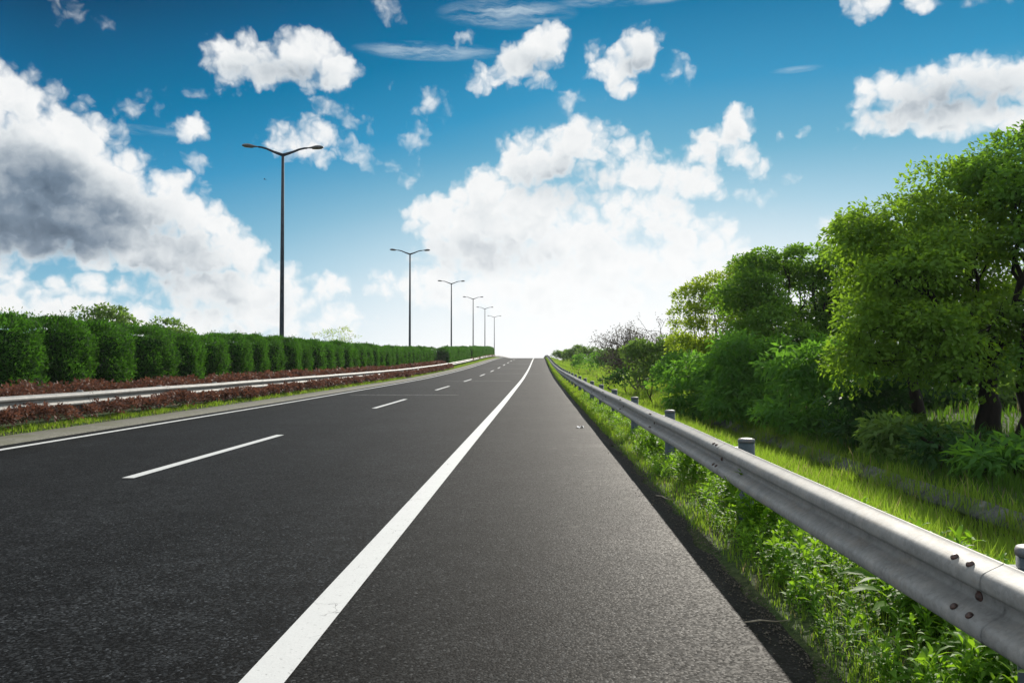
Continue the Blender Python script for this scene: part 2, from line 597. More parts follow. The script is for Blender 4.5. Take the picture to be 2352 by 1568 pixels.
# painted markings
m_paint, T = new_mat('worn white road paint')
c = coords(T)
sp = T.noise(c, 70., 4, .7)
wear = T.noise(c, 5., 6, .7)
cr = T.voronoi(T.vmath('ADD', c, T.vmath('SCALE', T.noise(c, 6., 3, out='Color'), scale=.16)), 4.5, 'DISTANCE_TO_EDGE')
crack = T.math('MULTIPLY', T.step(cr, .010, .003), T.step(T.noise(c, 2.4, 3), .54, .64))
chip = T.math('MULTIPLY', T.step(T.noise(c, 34., 4, .75), .60, .70), .7)
gone = T.math('MAXIMUM', crack, chip)
colp = T.mix(T.math('MULTIPLY', wear, .55), (.62, .62, .61), (.40, .40, .39))
colp = T.mix(T.math('MULTIPLY', sp, .45), colp, (.26, .26, .255))
finish(T, principled(T, T.mix(gone, colp, (.05, .05, .05)), .55, spec=.4, normal=bump(T, sp, .35, .004)))

# concrete
m_conc, T = new_mat('weathered concrete')
c = coords(T)
b = T.noise(c, 18., 6, .7)
a = T.noise(c, 1.3, 5, .6)
col = T.ramp(b, [(.3, (.06, .058, .046)), (.7, (.19, .185, .150))])
col = T.mix(T.step(a, .45, .7), col, (.10, .10, .065))
finish(T, principled(T, col, .9, spec=.2, normal=bump(T, b, .5, .01)))

XL, XD, XR, XE = -6.10 * EYE, -3.53 * EYE, -.865 * EYE, 1.27          # left line, lane dashes, right line, edge of the asphalt
RY = YS


def edge_wobble(x, y):
    w = .03 * np.sin(y * 1.7) + .025 * np.sin(y * 4.3 + 1) + .02 * np.sin(y * 9.1 + 2)
    return w


_ry = np.concatenate([np.arange(-20, 40, .12), RY[RY >= 40]])
road_me = sheet('road', [-9.02, XL, XD, XR, 0, XE - .12, XE], _ry, lambda x, y: road_z(y) + 0 * x, m_asph)
co = np.empty(len(road_me.vertices) * 3, np.float32)
road_me.vertices.foreach_get('co', co)
co = co.reshape(-1, 3)
sel = np.abs(co[:, 0] - XE) < 1e-3
co[sel, 0] += edge_wobble(0, co[sel, 1])
co[sel, 2] -= .012
road_me.vertices.foreach_set('co', co.ravel())
road = tag(link('road', road_me), kind='structure')
_ly = np.concatenate([np.arange(-20, 60, 1.), RY[RY >= 60]])


def stripe(name, x0, x1, ys, mat=None, lift=.004, slant=0.):
    me = sheet(name, [x0, x1], ys, lambda x, y: road_z(y) + lift, mat or m_paint)
    if slant:
        v = np.empty(len(me.vertices) * 3, np.float32)
        me.vertices.foreach_get('co', v)
        v = v.reshape(-1, 3)
        v[np.abs(v[:, 0] - x0) < 1e-4, 1] += slant
        me.vertices.foreach_set('co', v.ravel())
    return link(name, me, road)


stripe('edge_line', XL - .075, XL + .075, _ly)
stripe('edge_line', XR - .10, XR + .10, _ly)
for k in range(-1, 30):
    y0 = 9.97 + 15.05 * k
    stripe('lane_dash', XD - .075, XD + .075, np.linspace(y0, y0 + 5.95, 7), slant=0)
# pale seams of the bridge joints under the asphalt
m_seam, T = new_mat('pale joint sealant')
c = coords(T)
finish(T, principled(T, T.ramp(T.noise(c, 9., 4, .7), [(.35, (.08, .08, .08)), (.6, (.42, .42, .41))]), .7))
for y, xa, xb in ((34.6, -7.9, -3.35), (56.5, -6.4, -1.9), (78., -5.6, 0.), (99., -7., -1.5), (124., -7., -1.0)):
    stripe('joint_seam', xa, xb, [y, y + .05 + y * .0012], m_seam, .003)

tag(link('gutter', sheet('gutter', [-9.95, -9.9, -9.05, -9.0], _ly, lambda x, y: road_z(y) + np.interp(x, [-9.95, -9.9, -9.05, -9.0], [.0, .035, .02, -.02]), m_conc)), kind='structure')

# ---------------------------------------------------------------- crash barriers
m_galv, T = new_mat('weathered galvanised steel')
c = coords(T)
n = T.noise(c, 6., 8, .72)
n2_ = T.noise(T.vmath('MULTIPLY', c, (1., .25, 1.)), 14., 5, .6)
gr = T.noise(c, 180., 2)
col = T.ramp(n, [(.3, (.095, .093, .085)), (.5, (.165, .160, .148)), (.7, (.255, .238, .210))])
col = T.mix(T.step(n2_, .50, .75, 0., .6), col, (.22, .175, .125))
drip = T.noise(T.vmath('MULTIPLY', c, (1., 9., .6)), 3., 5, .6)
col = T.mix(T.step(drip, .54, .72, 0., .45), col, (.13, .135, .14))
spang = T.voronoi(c, 55., 'F1', out='Color')
sp_ = T.n('ShaderNodeSeparateColor')
T.put(sp_.inputs[0], spang)
col = T.mix(T.math('MULTIPLY', sp_.outputs[0], .22), col, (.40, .40, .39))
col = T.mix(T.math('MULTIPLY', gr, .35), col, (.30, .31, .32))
finish(T, principled(T, col, T.math('MULTIPLY_ADD', n2_, .22, .52), .12, .4, bump(T, T.math('ADD', n, T.math('MULTIPLY', gr, .3)), .12, .01)))
m_post, T = new_mat('blue grey painted steel')
c = coords(T)
n = T.noise(c, 9., 6, .7)
col = T.ramp(n, [(.3, (.014, .027, .034)), (.6, (.030, .052, .064)), (.78, (.09, .08, .066))])
finish(T, principled(T, col, .55, .0, .5, bump(T, n, .2, .01)))
m_cap, T = new_mat('rusty cap')
c = coords(T)
n = T.noise(c, 14., 5, .7)
finish(T, principled(T, T.ramp(n, [(.35, (.06, .085, .10)), (.55, (.12, .11, .11)), (.7, (.20, .10, .075))]), .6))
m_bolt, T = new_mat('rusty bolt')
finish(T, principled(T, T.ramp(T.noise(coords(T), 60., 4), [(.35, (.035, .030, .030)), (.65, (.10, .055, .045))]), .55, .4))

# outline of the beam: distance towards the traffic and height
_pd = np.array([.004, .014, .050, .076, .084, .084, .079, .055, .010, .001, .001, .010, .050, .076, .083, .083, .078, .050, .014, .004])
_pz = np.array([.722, .714, .698, .684, .666, .638, .624, .613, .602, .594, .556, .545, .522, .506, .488, .466, .450, .433, .419, .412])
_s = np.linspace(0, len(_pd) - 1, 52)
PROF_D = np.interp(_s, np.arange(len(_pd)), _pd)
PROF_Z = np.interp(_s, np.arange(len(_pz)), _pz)
for _ in range(1):                                       # soften the folds
    PROF_D[1:-1] = (PROF_D[:-2] + 2 * PROF_D[1:-1] + PROF_D[2:]) / 4
    PROF_Z[1:-1] = (PROF_Z[:-2] + 2 * PROF_Z[1:-1] + PROF_Z[2:]) / 4


def prof_at(z):
    return float(np.interp(-z, -PROF_Z, PROF_D))


def make_rail(name, xback, side, ys, lift, bolts_to, label):
    """side: -1 faces towards -x, +1 towards +x; ys: where the posts stand"""
    root = empty(name, (xback, ys[0], float(road_z(ys[0]))))
    tag(root, label, 'guardrail')
    O = np.array(root.location)
    th = .0016
    # back and front skin as one closed outline
    d = np.concatenate([PROF_D, PROF_D[::-1] - th])
    z = np.concatenate([PROF_Z, PROF_Z[::-1]])
    post = MB()
    post.lathe([(.070, -.75), (.070, .722)], 20)
    post_me = post.build('post', m_post)
    capm = MB()
    capm.lathe([(.0735, .712), (.0735, .730), (.069, .741), (.045, .748), (.012, .750)], 20)
    cap_me = capm.build('cap', m_cap)
    br = MB()
    br.box((0, 0, .575), (.13, .10, .19))
    br.box((-side * -.0, -.09, .575), (.10, .12, .012))
    br.box((-side * -.0, .09, .575), (.10, .12, .012))
    br_me = br.build('spacer_block', m_post, False)
    bm_ = MB()
    bm_.lathe([(.0150, .0), (.0150, .004), (.012, .009), (.005, .0115), (.001, .012)], 12)
    bolt_me = bm_.build('bolt', m_bolt)
    wm_ = MB()
    wm_.lathe([(.021, 0), (.021, .004), (.013, .006), (.012, .012), (.001, .014)], 12)
    big_me = wm_.build('bolt', m_bolt)
    for k, y in enumerate(ys):
        zr = float(road_z(y))
        p = link('post', post_me, root, (-side * .205, y - O[1], zr - O[2]))
        p.rotation_euler = (0, 0, random.uniform(0, 6))
        p.rotation_euler[0] = random.uniform(-.008, .008)
        link('cap', cap_me, p)
        b = link('spacer_block', br_me, p)
        b.location = (side * .11, 0, 0)
        b.rotation_euler = (0, 0, 0)
        p.rotation_euler[2] = 0
    for k in range(len(ys) - 1):
        y0, y1 = ys[k] - .16, ys[k + 1] + .16
        n = 9 if y0 < 40 else 4
        yy = np.linspace(y0, y1, n)
        wob = random.uniform(-.006, .006)
        rings = []
        for j, y in enumerate(yy):
            f = (y - y0) / (y1 - y0)
            off = th * 1.25 * (1 - f) + wob * math.sin(math.pi * f)
            zr = float(road_z(y)) + .004 * math.sin(y * .9)
            rings.append(np.stack([side * (d + off), np.full(len(d), y - O[1]), z + zr - O[2]], 1))
        m = MB()
        m.rings(rings, cap=False)
        me = m.build('beam', m_galv)
        beam = link('beam', me, root)
        if ys[k + 1] < bolts_to:
            y = ys[k + 1]
            zr = float(road_z(y)) - O[2]
            for dy in (-.055, .055):
                for zz in (.692, .512):
                    # the bolt's axis follows the slope of the fold
                    e = .004
                    nx_, nz_ = (PROF_Z[0] * 0 + 2 * e), -(prof_at(zz + e) - prof_at(zz - e))
                    nv = Vector((side * nx_, 0, nz_)).normalized()
                    b = link('bolt', bolt_me, beam, (side * (prof_at(zz) + th * 1.25 + .0), y + dy - O[1], zz + zr + .004 * math.sin(y * .9)))
                    b.rotation_euler = nv.to_track_quat('Z', 'Y').to_euler()
            b = link('bolt', big_me, beam, (side * (prof_at(.567) + th * 1.25), y - O[1], .567 + zr))
            b.rotation_euler = Vector((side, 0, 0)).to_track_quat('Z', 'Y').to_euler()
    return root


make_rail('guardrail', 1.585, -1, [3.07 + 4.22 * k for k in range(-2, 70)], 0, 62,
          'grey steel guardrail on blue grey posts along the grass edge beside the shoulder')
make_rail('guardrail', -10.43, 1, [7. + 4.0 * k for k in range(0, 74)], 0, 36,
          'pale steel guardrail half buried in red shrubs along the central reservation')

# ---------------------------------------------------------------- street lamps
m_pole, T = new_mat('dark blue grey pole paint')
c = coords(T)
n = T.noise(c, 6., 5, .6)
finish(T, principled(T, T.ramp(n, [(.3, (.014, .020, .028)), (.7, (.032, .044, .060))]), .75, .0, .2))
m_head, T = new_mat('grey lamp housing')
finish(T, principled(T, T.ramp(T.noise(coords(T), 12., 4), [(.3, (.05, .055, .06)), (.7, (.10, .105, .11))]), .45, .3))
m_lens, T = new_mat('yellowed lamp glass')
finish(T, principled(T, T.ramp(T.noise(coords(T), 25., 4), [(.3, (.07, .06, .045)), (.7, (.17, .15, .11))]), .3))


def make_lamp():
    root = empty('street_lamp')
    H = 12.35
    m = MB()
    m.lathe([(.20, 0), (.20, .03)], 16)
    m.lathe([(.125, .03), (.118, 3.), (.10, 7.), (.075, H)], 16)
    link('pole', m.build('pole', m_pole), root)
    for s in (-1, 1):
        m = MB()
        pts = [(0, 0, H - .06), (s * .25, 0, H + .02), (s * .55, 0, H + .13), (s * .85, 0, H + .26), (s * 1.10, 0, H + .325), (s * 1.26, 0, H + .34)]
        m.tube(pts, [.085, .075, .06, .055, .05, .048], 10)
        link('arm', m.build('arm', m_pole), root)
        # a flattened egg-shaped housing on a thin neck
        xs = np.array([1.24, 1.36, 1.46, 1.56, 1.68, 1.80, 1.92, 2.02, 2.09, 2.12])
        wy = np.array([.035, .04, .07, .13, .175, .19, .18, .145, .08, .01])
        up = np.array([.035, .04, .06, .085, .11, .12, .11, .085, .045, .006])
        dn = np.array([.035, .035, .04, .05, .06, .06, .055, .045, .03, .005])
        zc = H + .345 + (xs - 1.24) * .06
        th = np.linspace(0, 2 * np.pi, 16, endpoint=False)
        m = MB()
        m.rings([np.stack([np.full(16, s * x), w * np.cos(th), z + np.where(np.sin(th) > 0, u, d_) * np.sin(th)], 1) for x, w, u, d_, z in zip(xs, wy, up, dn, zc)])
        hd = link('lamp_head', m.build('lamp_head', m_head), root)
        m = MB()
        xs2 = np.array([1.52, 1.60, 1.72, 1.84, 1.95, 2.02])
        w2 = np.array([.02, .11, .145, .15, .115, .03])
        z2 = H + .345 + (xs2 - 1.24) * .06
        m.rings([np.stack([np.full(16, s * x), w * np.cos(th), z - .052 + .03 * np.sin(th)], 1) for x, w, z in zip(xs2, w2, z2)])
        link('lens', m.build('lens', m_lens), hd)
    return root


lamp0 = make_lamp()
LAMPS = [(43.3, 'tallest looking double armed street lamp, nearest of the row behind the hedge'),
         (86.6, 'second street lamp from the near end of the row, above the dark hedge'),
         (127.7, 'third street lamp along the hedge, between the second and fourth double arms'),
         (170.0, 'fourth street lamp of the row, small against the white sky'),
         (207.0, 'fifth street lamp of the row, last but one before the crest'),
         (250.5, 'smallest and farthest double armed street lamp, last before the road crest')]
for k, (y, lab) in enumerate(LAMPS):
    o = lamp0 if k == 0 else copy_tree(lamp0)
    o.location = (-13.5, y, float(road_z(y)) - .05 + (.25 if k == 5 else 0))
    o.rotation_euler = (0, 0, R(random.uniform(-2, 2)) + R(7))
    tag(o, lab, 'street lamp', 'double armed street lamps along the median')
# ---------------------------------------------------------------- plants: materials
def leaf_mat(name, c_lo, c_hi, trans, t_fac=.45, rough=.65, spec=.12, patch=1.6, dry=None):
    """one leaf colour range; 'tint' is a number from 0 to 1 carried by every leaf"""
    m, T = new_mat(name)
    a = T.n('ShaderNodeAttribute', attribute_name='tint')
    tint = a.outputs['Fac']
    n = T.noise(coords(T), patch, 3, .5)
    k = T.math('ADD', T.math('MULTIPLY', tint, .8), T.math('MULTIPLY_ADD', n, .8, -.3), clamp=True)
    col = T.mix(k, c_lo, c_hi)
    tr = T.mix(k, tuple(x * .6 for x in trans), trans)
    if dry:                                  # some are dead and straw coloured
        old = T.step(T.math('FRACT', T.math('MULTIPLY', tint, 37.)), .93, .95)
        col = T.mix(old, col, dry)
        tr = T.mix(old, tr, dry)
    d = principled(T, col, rough, spec=spec)
    t = T.n('ShaderNodeBsdfTranslucent')
    T.put(t.inputs[0], tr)
    mx = T.n('ShaderNodeMixShader')
    mx.inputs[0].default_value = t_fac
    T.put(mx.inputs[1], d)
    T.put(mx.inputs[2], t.outputs[0])
    finish(T, mx.outputs[0])
    return m


def bark_mat(name, lo, hi):
    m, T = new_mat(name)
    c = T.vmath('MULTIPLY', coords(T), (1., 1., .25))
    n = T.noise(c, 16., 6, .65)
    finish(T, principled(T, T.ramp(n, [(.3, lo), (.7, hi)]), .9, spec=.15, normal=bump(T, n, .7, .03)))
    return m


L_broad = leaf_mat('broad tree leaves', (.044, .100, .014), (.125, .225, .036), (.330, .560, .030), .52)
L_broad2 = leaf_mat('deep green tree leaves', (.034, .092, .016), (.105, .210, .036), (.260, .500, .030), .52)
L_yellow = leaf_mat('yellow green tree leaves', (.080, .145, .014), (.160, .250, .028), (.460, .620, .036), .60)
L_pinnate = leaf_mat('cool green shrub leaves', (.030, .098, .018), (.085, .205, .042), (.210, .480, .034), .52)
L_bush = leaf_mat('scrub leaves', (.044, .092, .024), (.110, .190, .050), (.210, .360, .045), .48)  # upper range lifted: haze over the distant scrub is put into the colour
L_dark = leaf_mat('dark and shade-tinted leaves', (.014, .046, .014), (.034, .092, .024), (.055, .150, .018), .38)  # tree shade put into the leaf colour; the meadow bush is simply dark
L_hedge = leaf_mat('hedge sprays', (.005, .026, .006), (.020, .072, .011), (.085, .250, .014), .42, .75, .12)
L_red = leaf_mat('red shrub leaves', (.034, .016, .013), (.165, .078, .056), (.230, .090, .050), .30, .6, .2)
L_grass = leaf_mat('grass blades', (.055, .105, .014), (.140, .230, .034), (.320, .500, .034), .52, .7, .1, 1.1, (.30, .25, .11))
L_grass2 = leaf_mat('shade-tinted grass blades', (.018, .052, .009), (.050, .110, .017), (.120, .250, .015), .50, .7, .1, 1.1, (.17, .15, .08))  # darker copy of the grass, with the trees' shade put into its colour
L_weed = leaf_mat('weed leaves', (.055, .135, .014), (.135, .270, .028), (.320, .580, .024), .50, .6, .15, 2.0)
L_bud = leaf_mat('bronze buds', (.050, .045, .028), (.090, .080, .045), (.090, .080, .040), .30)
B_dark = bark_mat('dark bark', (.006, .005, .004), (.024, .019, .015))
B_twig = bark_mat('twig bark', (.070, .058, .050), (.150, .125, .105))
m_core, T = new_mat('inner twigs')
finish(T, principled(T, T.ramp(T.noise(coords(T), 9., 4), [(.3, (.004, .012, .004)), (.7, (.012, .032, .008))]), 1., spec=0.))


# ---------------------------------------------------------------- plants: shapes
def unit(v):
    return v / (np.linalg.norm(v, axis=-1, keepdims=True) + 1e-9)


def leaf_quads(p, d, n, L, Wd, bend=0.):
    """kite-shaped leaves: base p, direction d, blade normal n, length and width"""
    d = unit(d)
    s = unit(np.cross(d, n))
    up = np.cross(s, d)
    L, Wd = np.broadcast_to(L, len(p))[:, None], np.broadcast_to(Wd, len(p))[:, None]
    mid = p + d * L * .48 + up * L * .06
    tip = p + d * L - up * L * bend
    v = np.stack([p, mid + s * Wd / 2, tip, mid - s * Wd / 2], 1).reshape(-1, 3)
    f = np.arange(len(p) * 4).reshape(-1, 4)
    return v, f


def sphere(n, r=None):
    return unit((r or rng).normal(size=(n, 3)))


def crown_leaves(lobes, per_m2, n_leaf, clump_r, L, Wd, droop=.3, fill=.72, r=None, shrink=.4):
    """lobes: (centre, radii). Clumps sit in the outer part of every lobe; every clump is a loose ball of leaves.
    Returns points, directions, normals, tints, clump centres."""
    r = r or rng
    cs, outs, qs = [], [], []
    for c, rad in lobes:
        c, rad = np.asarray(c, float), np.asarray(rad, float)
        area = 4 * np.pi * ((rad[0] * rad[1]) ** 1.6 / 3 + (rad[0] * rad[2]) ** 1.6 / 3 + (rad[1] * rad[2]) ** 1.6 / 3) ** (1 / 1.6)
        k = max(6, int(area * per_m2))
        rad = np.maximum(rad - shrink * clump_r, rad * .62)
        u = sphere(k, r)
        u[:, 2] = np.where(u[:, 2] < -.75, -u[:, 2], u[:, 2])
        q = np.where(r.random(k) < .16, r.uniform(1.05, 1.22, k), r.uniform(fill, 1.03, k))[:, None]
        qs.append(q[:, 0])
        cs.append(c + u * rad * q)
        outs.append(unit(u / rad))
    cs, outs, qs = np.concatenate(cs), np.concatenate(outs), np.concatenate(qs)
    keep = np.ones(len(cs), bool)
    for c, rad in lobes:                       # nothing deep inside a neighbour
        keep &= ~((((cs - c) / rad) ** 2).sum(1) < .33)
    cs, outs, qs = cs[keep], outs[keep], qs[keep]
    K = len(cs)
    size = clump_r * r.uniform(.55, 1.4, K) * np.where(qs > 1.04, .5, 1.)
    tint = r.uniform(0, 1, K)
    idx = np.repeat(np.arange(K), np.maximum(3, (n_leaf * (size / clump_r) ** 2 * r.uniform(.7, 1.3, K)).astype(int)))
    M = len(idx)
    u = sphere(M, r)
    u[:, 2] = np.where((u[:, 2] < 0) & (r.random(M) < .6), -u[:, 2], u[:, 2])
    off = u * (r.random(M) ** .28)[:, None] * size[idx][:, None] * np.array([1, 1, .74])
    p = cs[idx] + off
    d = u * .8 + outs[idx] * .35 + r.normal(size=(M, 3)) * .55 + np.array([0, 0, -droop])
    nrm = u * 1.2 + outs[idx] * .3 + np.array([0, 0, .45]) + r.normal(size=(M, 3)) * .45
    tt = np.clip(tint[idx] * .75 + r.uniform(0, .25, M), 0, 1)
    Ls = L * r.uniform(.6, 1.3, M)
    return p, d, nrm, tt, Ls, Ls * Wd / L, cs


def wiggle(a, b, n, amp, r):
    t = np.linspace(0, 1, n)[:, None]
    pts = np.asarray(a) * (1 - t) + np.asarray(b) * t
    w = r.normal(size=(n, 3)) * amp * np.linalg.norm(np.asarray(b) - np.asarray(a))
    w[0] = w[-1] = 0
    return pts + w


def limbs(m, base, fork, lobes, cs, r0, r, n_twig=7, sag=.12):
    """trunk from base to fork, a limb to each lobe, twigs to some of its clumps"""
    base, fork = np.asarray(base, float), np.asarray(fork, float)
    pts = wiggle(base, fork, 6, .025, r)
    pts[0, 2] -= .3
    m.tube(pts, np.linspace(r0 * 1.25, r0 * .72, 6) * np.array([1.25, 1, .97, .95, .95, 1]), 12)
    for c, rad in lobes:
        c = np.asarray(c, float)
        st = fork - np.array([0, 0, r.uniform(0, .25) * (fork[2] - base[2])])
        mid = (st + c) / 2 + np.array([0, 0, -sag * np.linalg.norm(c - st)]) + r.normal(size=3) * .1
        t = np.linspace(0, 1, 8)[:, None]
        pts = st * (1 - t) ** 2 + mid * 2 * t * (1 - t) + c * t * t + r.normal(size=(8, 3)) * .03 * np.linalg.norm(c - st)
        pts[0] = st
        rr = r0 * .42 * min(1., .45 + rad[0] * .35)
        m.tube(pts, np.linspace(rr, rr * .35, 8), 7)
        near = np.argsort(((cs - c) ** 2).sum(1))[:max(n_twig * 4, 8)]
        for q in r.choice(near, min(n_twig, len(near)), replace=False):
            s = pts[r.integers(4, 8)]
            m.tube(wiggle(s, cs[q], 5, .06, r), np.linspace(rr * .32, rr * .08, 5), 5)


def px_lobes(items, Y):
    out = []
    for px, py, rx, ry, dy in items:
        c = np.array(at(px, py, Y + dy))
        k = (Y + dy) / FPX
        out.append((c, np.array([rx * k, (rx + ry) / 2 * k, ry * k])))
    return out


def plant(name, label, cat, base, lobes, leaf, bark, fork_h, r0, per_m2, n_leaf, clump_r, L, Wd, droop=.3, fill=.72, group=None, seed=1, n_twig=7, crown_name='crown', stems=1):
    r = np.random.default_rng(seed)
    base = np.asarray(base, float)
    root = empty(name, base)
    tag(root, label, cat, group)
    lo = [(np.asarray(c) - base, rad) for c, rad in lobes]
    p, d, n, t, Ls, Ws, cs = crown_leaves(lo, per_m2, n_leaf, clump_r, L, Wd, droop, fill, r, .22 if clump_r > .4 else .0)
    zmin = float(ground_z(base[0], base[1])) - base[2]
    ok = p[:, 2] > zmin + .02
    v, f = leaf_quads(p[ok], d[ok], n[ok], Ls[ok], Ws[ok], .12)
    link(crown_name, mesh(crown_name, v, f, leaf, False, t[ok]), root)
    m = MB()
    for s in range(stems):
        b = np.array([r.normal() * .25 * (stems > 1), r.normal() * .25 * (stems > 1), 0])
        limbs(m, b, np.array([r.normal() * .2 * stems, r.normal() * .1, fork_h * r.uniform(.85, 1.1)]), lo[s::stems] or lo[:1], cs, r0, r, n_twig)
    link('trunk', m.build('trunk', bark), root)
    return root


def on_ground(px, Y):
    x = float(at(px, 900, Y).x)
    return np.array([x, Y, float(ground_z(x, Y))])


# ---------------------------------------------------------------- the trees on the right
plant('broadleaf_tree', 'huge rounded broadleaf tree with a thick dark trunk, behind the guardrail at the right', 'tree',
      on_ground(2268, 18), px_lobes([(2085, 525, 118, 85, 0), (2205, 458, 120, 80, .5), (2020, 620, 85, 85, -.6), (2120, 640, 110, 75, -1.2), (2040, 755, 95, 75, -1.0), (2150, 790, 105, 70, -1.6),
                                     (1985, 560, 40, 60, -.2), (2260, 560, 105, 75, -.6), (2255, 690, 80, 60, 1.2), (2230, 850, 95, 48, -1.8), (2300, 790, 75, 65, -.8), (2120, 870, 50, 45, -1.4), (1985, 830, 50, 55, -.8), (2330, 650, 60, 60, 1.4),
                                     (2210, 560, 100, 75, 2.2), (2080, 640, 90, 90, 2.0), (2160, 720, 80, 60, -.2), (2080, 850, 60, 45, .6), (2180, 870, 60, 40, -1.6), (2300, 720, 60, 50, -1.4), (2020, 700, 50, 60, .2)], 18),
      L_broad, B_dark, 1.75, .205, 1.9, 250, .54, .115, .062, .5, .72, 'broadleaf trees behind the guardrail', 11)
plant('broadleaf_tree', 'tallest dark green tree, cut by the right edge of the picture and overtopping its neighbour', 'tree',
      on_ground(2352, 16.5), px_lobes([(2325, 385, 90, 60, 1), (2405, 360, 110, 80, 1), (2270, 425, 60, 46, 1.4), (2390, 450, 90, 80, 0), (2440, 560, 90, 90, 0), (2420, 720, 80, 80, 0), (2480, 440, 100, 100, 1), (2340, 480, 60, 60, .2), (2410, 850, 60, 60, -.6)], 16.5),
      L_broad2, B_dark, 2.6, .20, 1.6, 260, .56, .115, .062, .5, .74, 'broadleaf trees behind the guardrail', 12)
plant('broadleaf_tree', 'narrow tree with drooping yellowish edges, wedged between the huge tree and the middle one', 'tree',
      on_ground(2115, 22), px_lobes([(1945, 610, 38, 65, 0), (1975, 560, 45, 50, .5), (1960, 680, 40, 50, 0), (2030, 640, 60, 80, .8), (2100, 740, 70, 70, 1.), (2000, 760, 60, 60, .5)], 22),
      L_broad, B_dark, 2.3, .13, 1.8, 260, .52, .12, .062, .5, .72, 'broadleaf trees behind the guardrail', 13)
plant('broadleaf_tree', 'mid green tree with forked dark limbs in its open crown, left of the huge tree', 'tree',
      on_ground(1850, 30), px_lobes([(1800, 612, 60, 42, 0), (1880, 610, 60, 40, .5), (1745, 660, 55, 42, -.5), (1830, 650, 50, 36, 1.0), (1905, 670, 45, 45, 0), (1755, 735, 66, 52, -.8), (1870, 745, 60, 50, .5), (1700, 700, 48, 46, -.4), (1935, 640, 44, 55, -.3), (1730, 625, 44, 34, .2), (1930, 720, 46, 50, .3), (1815, 800, 80, 50, -.5), (1910, 790, 50, 60, 0), (1740, 800, 60, 50, .5)], 30),
      L_broad2, B_dark, 2.2, .17, 1.5, 270, .58, .14, .072, .45, .70, 'broadleaf trees behind the guardrail', 14, n_twig=10)
plant('feathery_tree', 'light yellow green feathery tree with spreading tips, end of the tree line', 'tree',
      on_ground(1660, 36), px_lobes([(1600, 690, 45, 26, 0), (1650, 660, 48, 28, .5), (1700, 640, 42, 28, 1), (1580, 735, 34, 26, -.5), (1640, 720, 55, 32, -.5), (1610, 780, 45, 36, -.3), (1670, 775, 50, 45, -.5), (1700, 700, 40, 40, .8), (1690, 830, 50, 40, -.4), (1610, 830, 40, 34, 0), (1650, 860, 60, 40, 0), (1575, 800, 30, 28, 0)], 36),
      L_yellow, B_dark, 1.9, .12, 3.0, 105, .40, .15, .062, .15, .50, None, 15, n_twig=10)

# understorey: shrubs with cool green hanging leaves
G_sh = 'leafy shrubs under the trees'
for k, (px, Y, items, mat, lab) in enumerate([
    (1600, 27, [(1580, 865, 36, 40, 0), (1640, 860, 45, 50, .3), (1560, 915, 32, 28, -.3), (1620, 930, 60, 30, -.4)], L_pinnate, 'fresh green shrub at the foot of the feathery tree, its branches nearest the meadow'),
    (1730, 24, [(1700, 830, 60, 55, 0), (1770, 840, 60, 60, .4), (1650, 850, 45, 45, 1.), (1680, 920, 55, 45, -.3), (1750, 940, 70, 40, -.5)], L_pinnate, 'tall shrub of layered leaf sprays below the open crowned tree'),
    (1860, 21, [(1830, 850, 65, 60, 0), (1900, 870, 60, 70, .4), (1820, 960, 70, 40, -.5), (1900, 985, 70, 36, -.6)], L_pinnate, 'bright leaved tall shrub left of the huge tree, with light tips'),
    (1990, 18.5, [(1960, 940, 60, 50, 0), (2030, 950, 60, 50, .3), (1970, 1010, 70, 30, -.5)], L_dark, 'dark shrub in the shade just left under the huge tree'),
    (2090, 16, [(2060, 1010, 55, 45, 0), (2130, 1010, 50, 40, .4), (2090, 1060, 60, 30, -.4)], L_bush, 'low shrub with a pale green leafy shoot by the stone ditch'),
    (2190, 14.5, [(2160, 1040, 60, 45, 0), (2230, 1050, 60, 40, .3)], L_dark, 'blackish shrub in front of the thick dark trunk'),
    (2310, 13, [(2280, 1070, 70, 45, 0), (2350, 1080, 60, 50, .2), (2400, 1060, 60, 60, 0)], L_pinnate, 'grey green feathery shrub in the shade at the right edge'),
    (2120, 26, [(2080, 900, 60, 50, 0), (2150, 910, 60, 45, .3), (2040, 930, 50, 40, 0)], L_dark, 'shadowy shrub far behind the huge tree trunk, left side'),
    (2330, 25, [(2300, 940, 60, 40, 0), (2370, 930, 60, 60, .3)], L_bush, 'sunlit shrub glimpsed right of the thick dark trunk'),
    (1950, 36, [(1930, 830, 70, 55, 0), (2000, 850, 60, 50, .4)], L_bush, 'dim bush deep in the wood, under the gap left of the huge tree'),
    (2060, 39, [(2040, 840, 60, 50, 0), (2100, 830, 70, 60, .4)], L_pinnate, 'dim bush deep in the wood, behind the narrow trunk'),
    (2180, 37, [(2160, 840, 70, 50, 0), (2230, 830, 60, 60, .4)], L_bush, 'dim bush deep in the wood, seen left of the thick trunk'),
    (2300, 36, [(2290, 830, 70, 60, 0), (2370, 820, 80, 60, .4)], L_pinnate, 'dim bush deep in the wood, seen right of the thick trunk'),
    (1890, 25, [(1850, 900, 60, 55, 0), (1930, 890, 60, 60, .3), (1880, 840, 55, 50, .5)], L_pinnate, 'tall shrub in the middle of the undergrowth, reaching into the crowns'),
    (1700, 29, [(1670, 880, 60, 60, 0), (1740, 860, 55, 60, .3), (1690, 820, 45, 40, .5)], L_pinnate, 'shrub with upright sprays between the feathery tree and the open crowned tree'),
    (1790, 34, [(1760, 860, 60, 50, 0), (1840, 850, 60, 60, .4)], L_bush, 'shrub filling the gap behind the open crowned tree')]):
    plant('leafy_shrub', lab, 'shrub', on_ground(px, Y), px_lobes(items, Y), mat, B_dark, .55, .045, 4.4, 64, .34, .20, .066, .6, .5, G_sh, 40 + k, 5, 'foliage', 2)

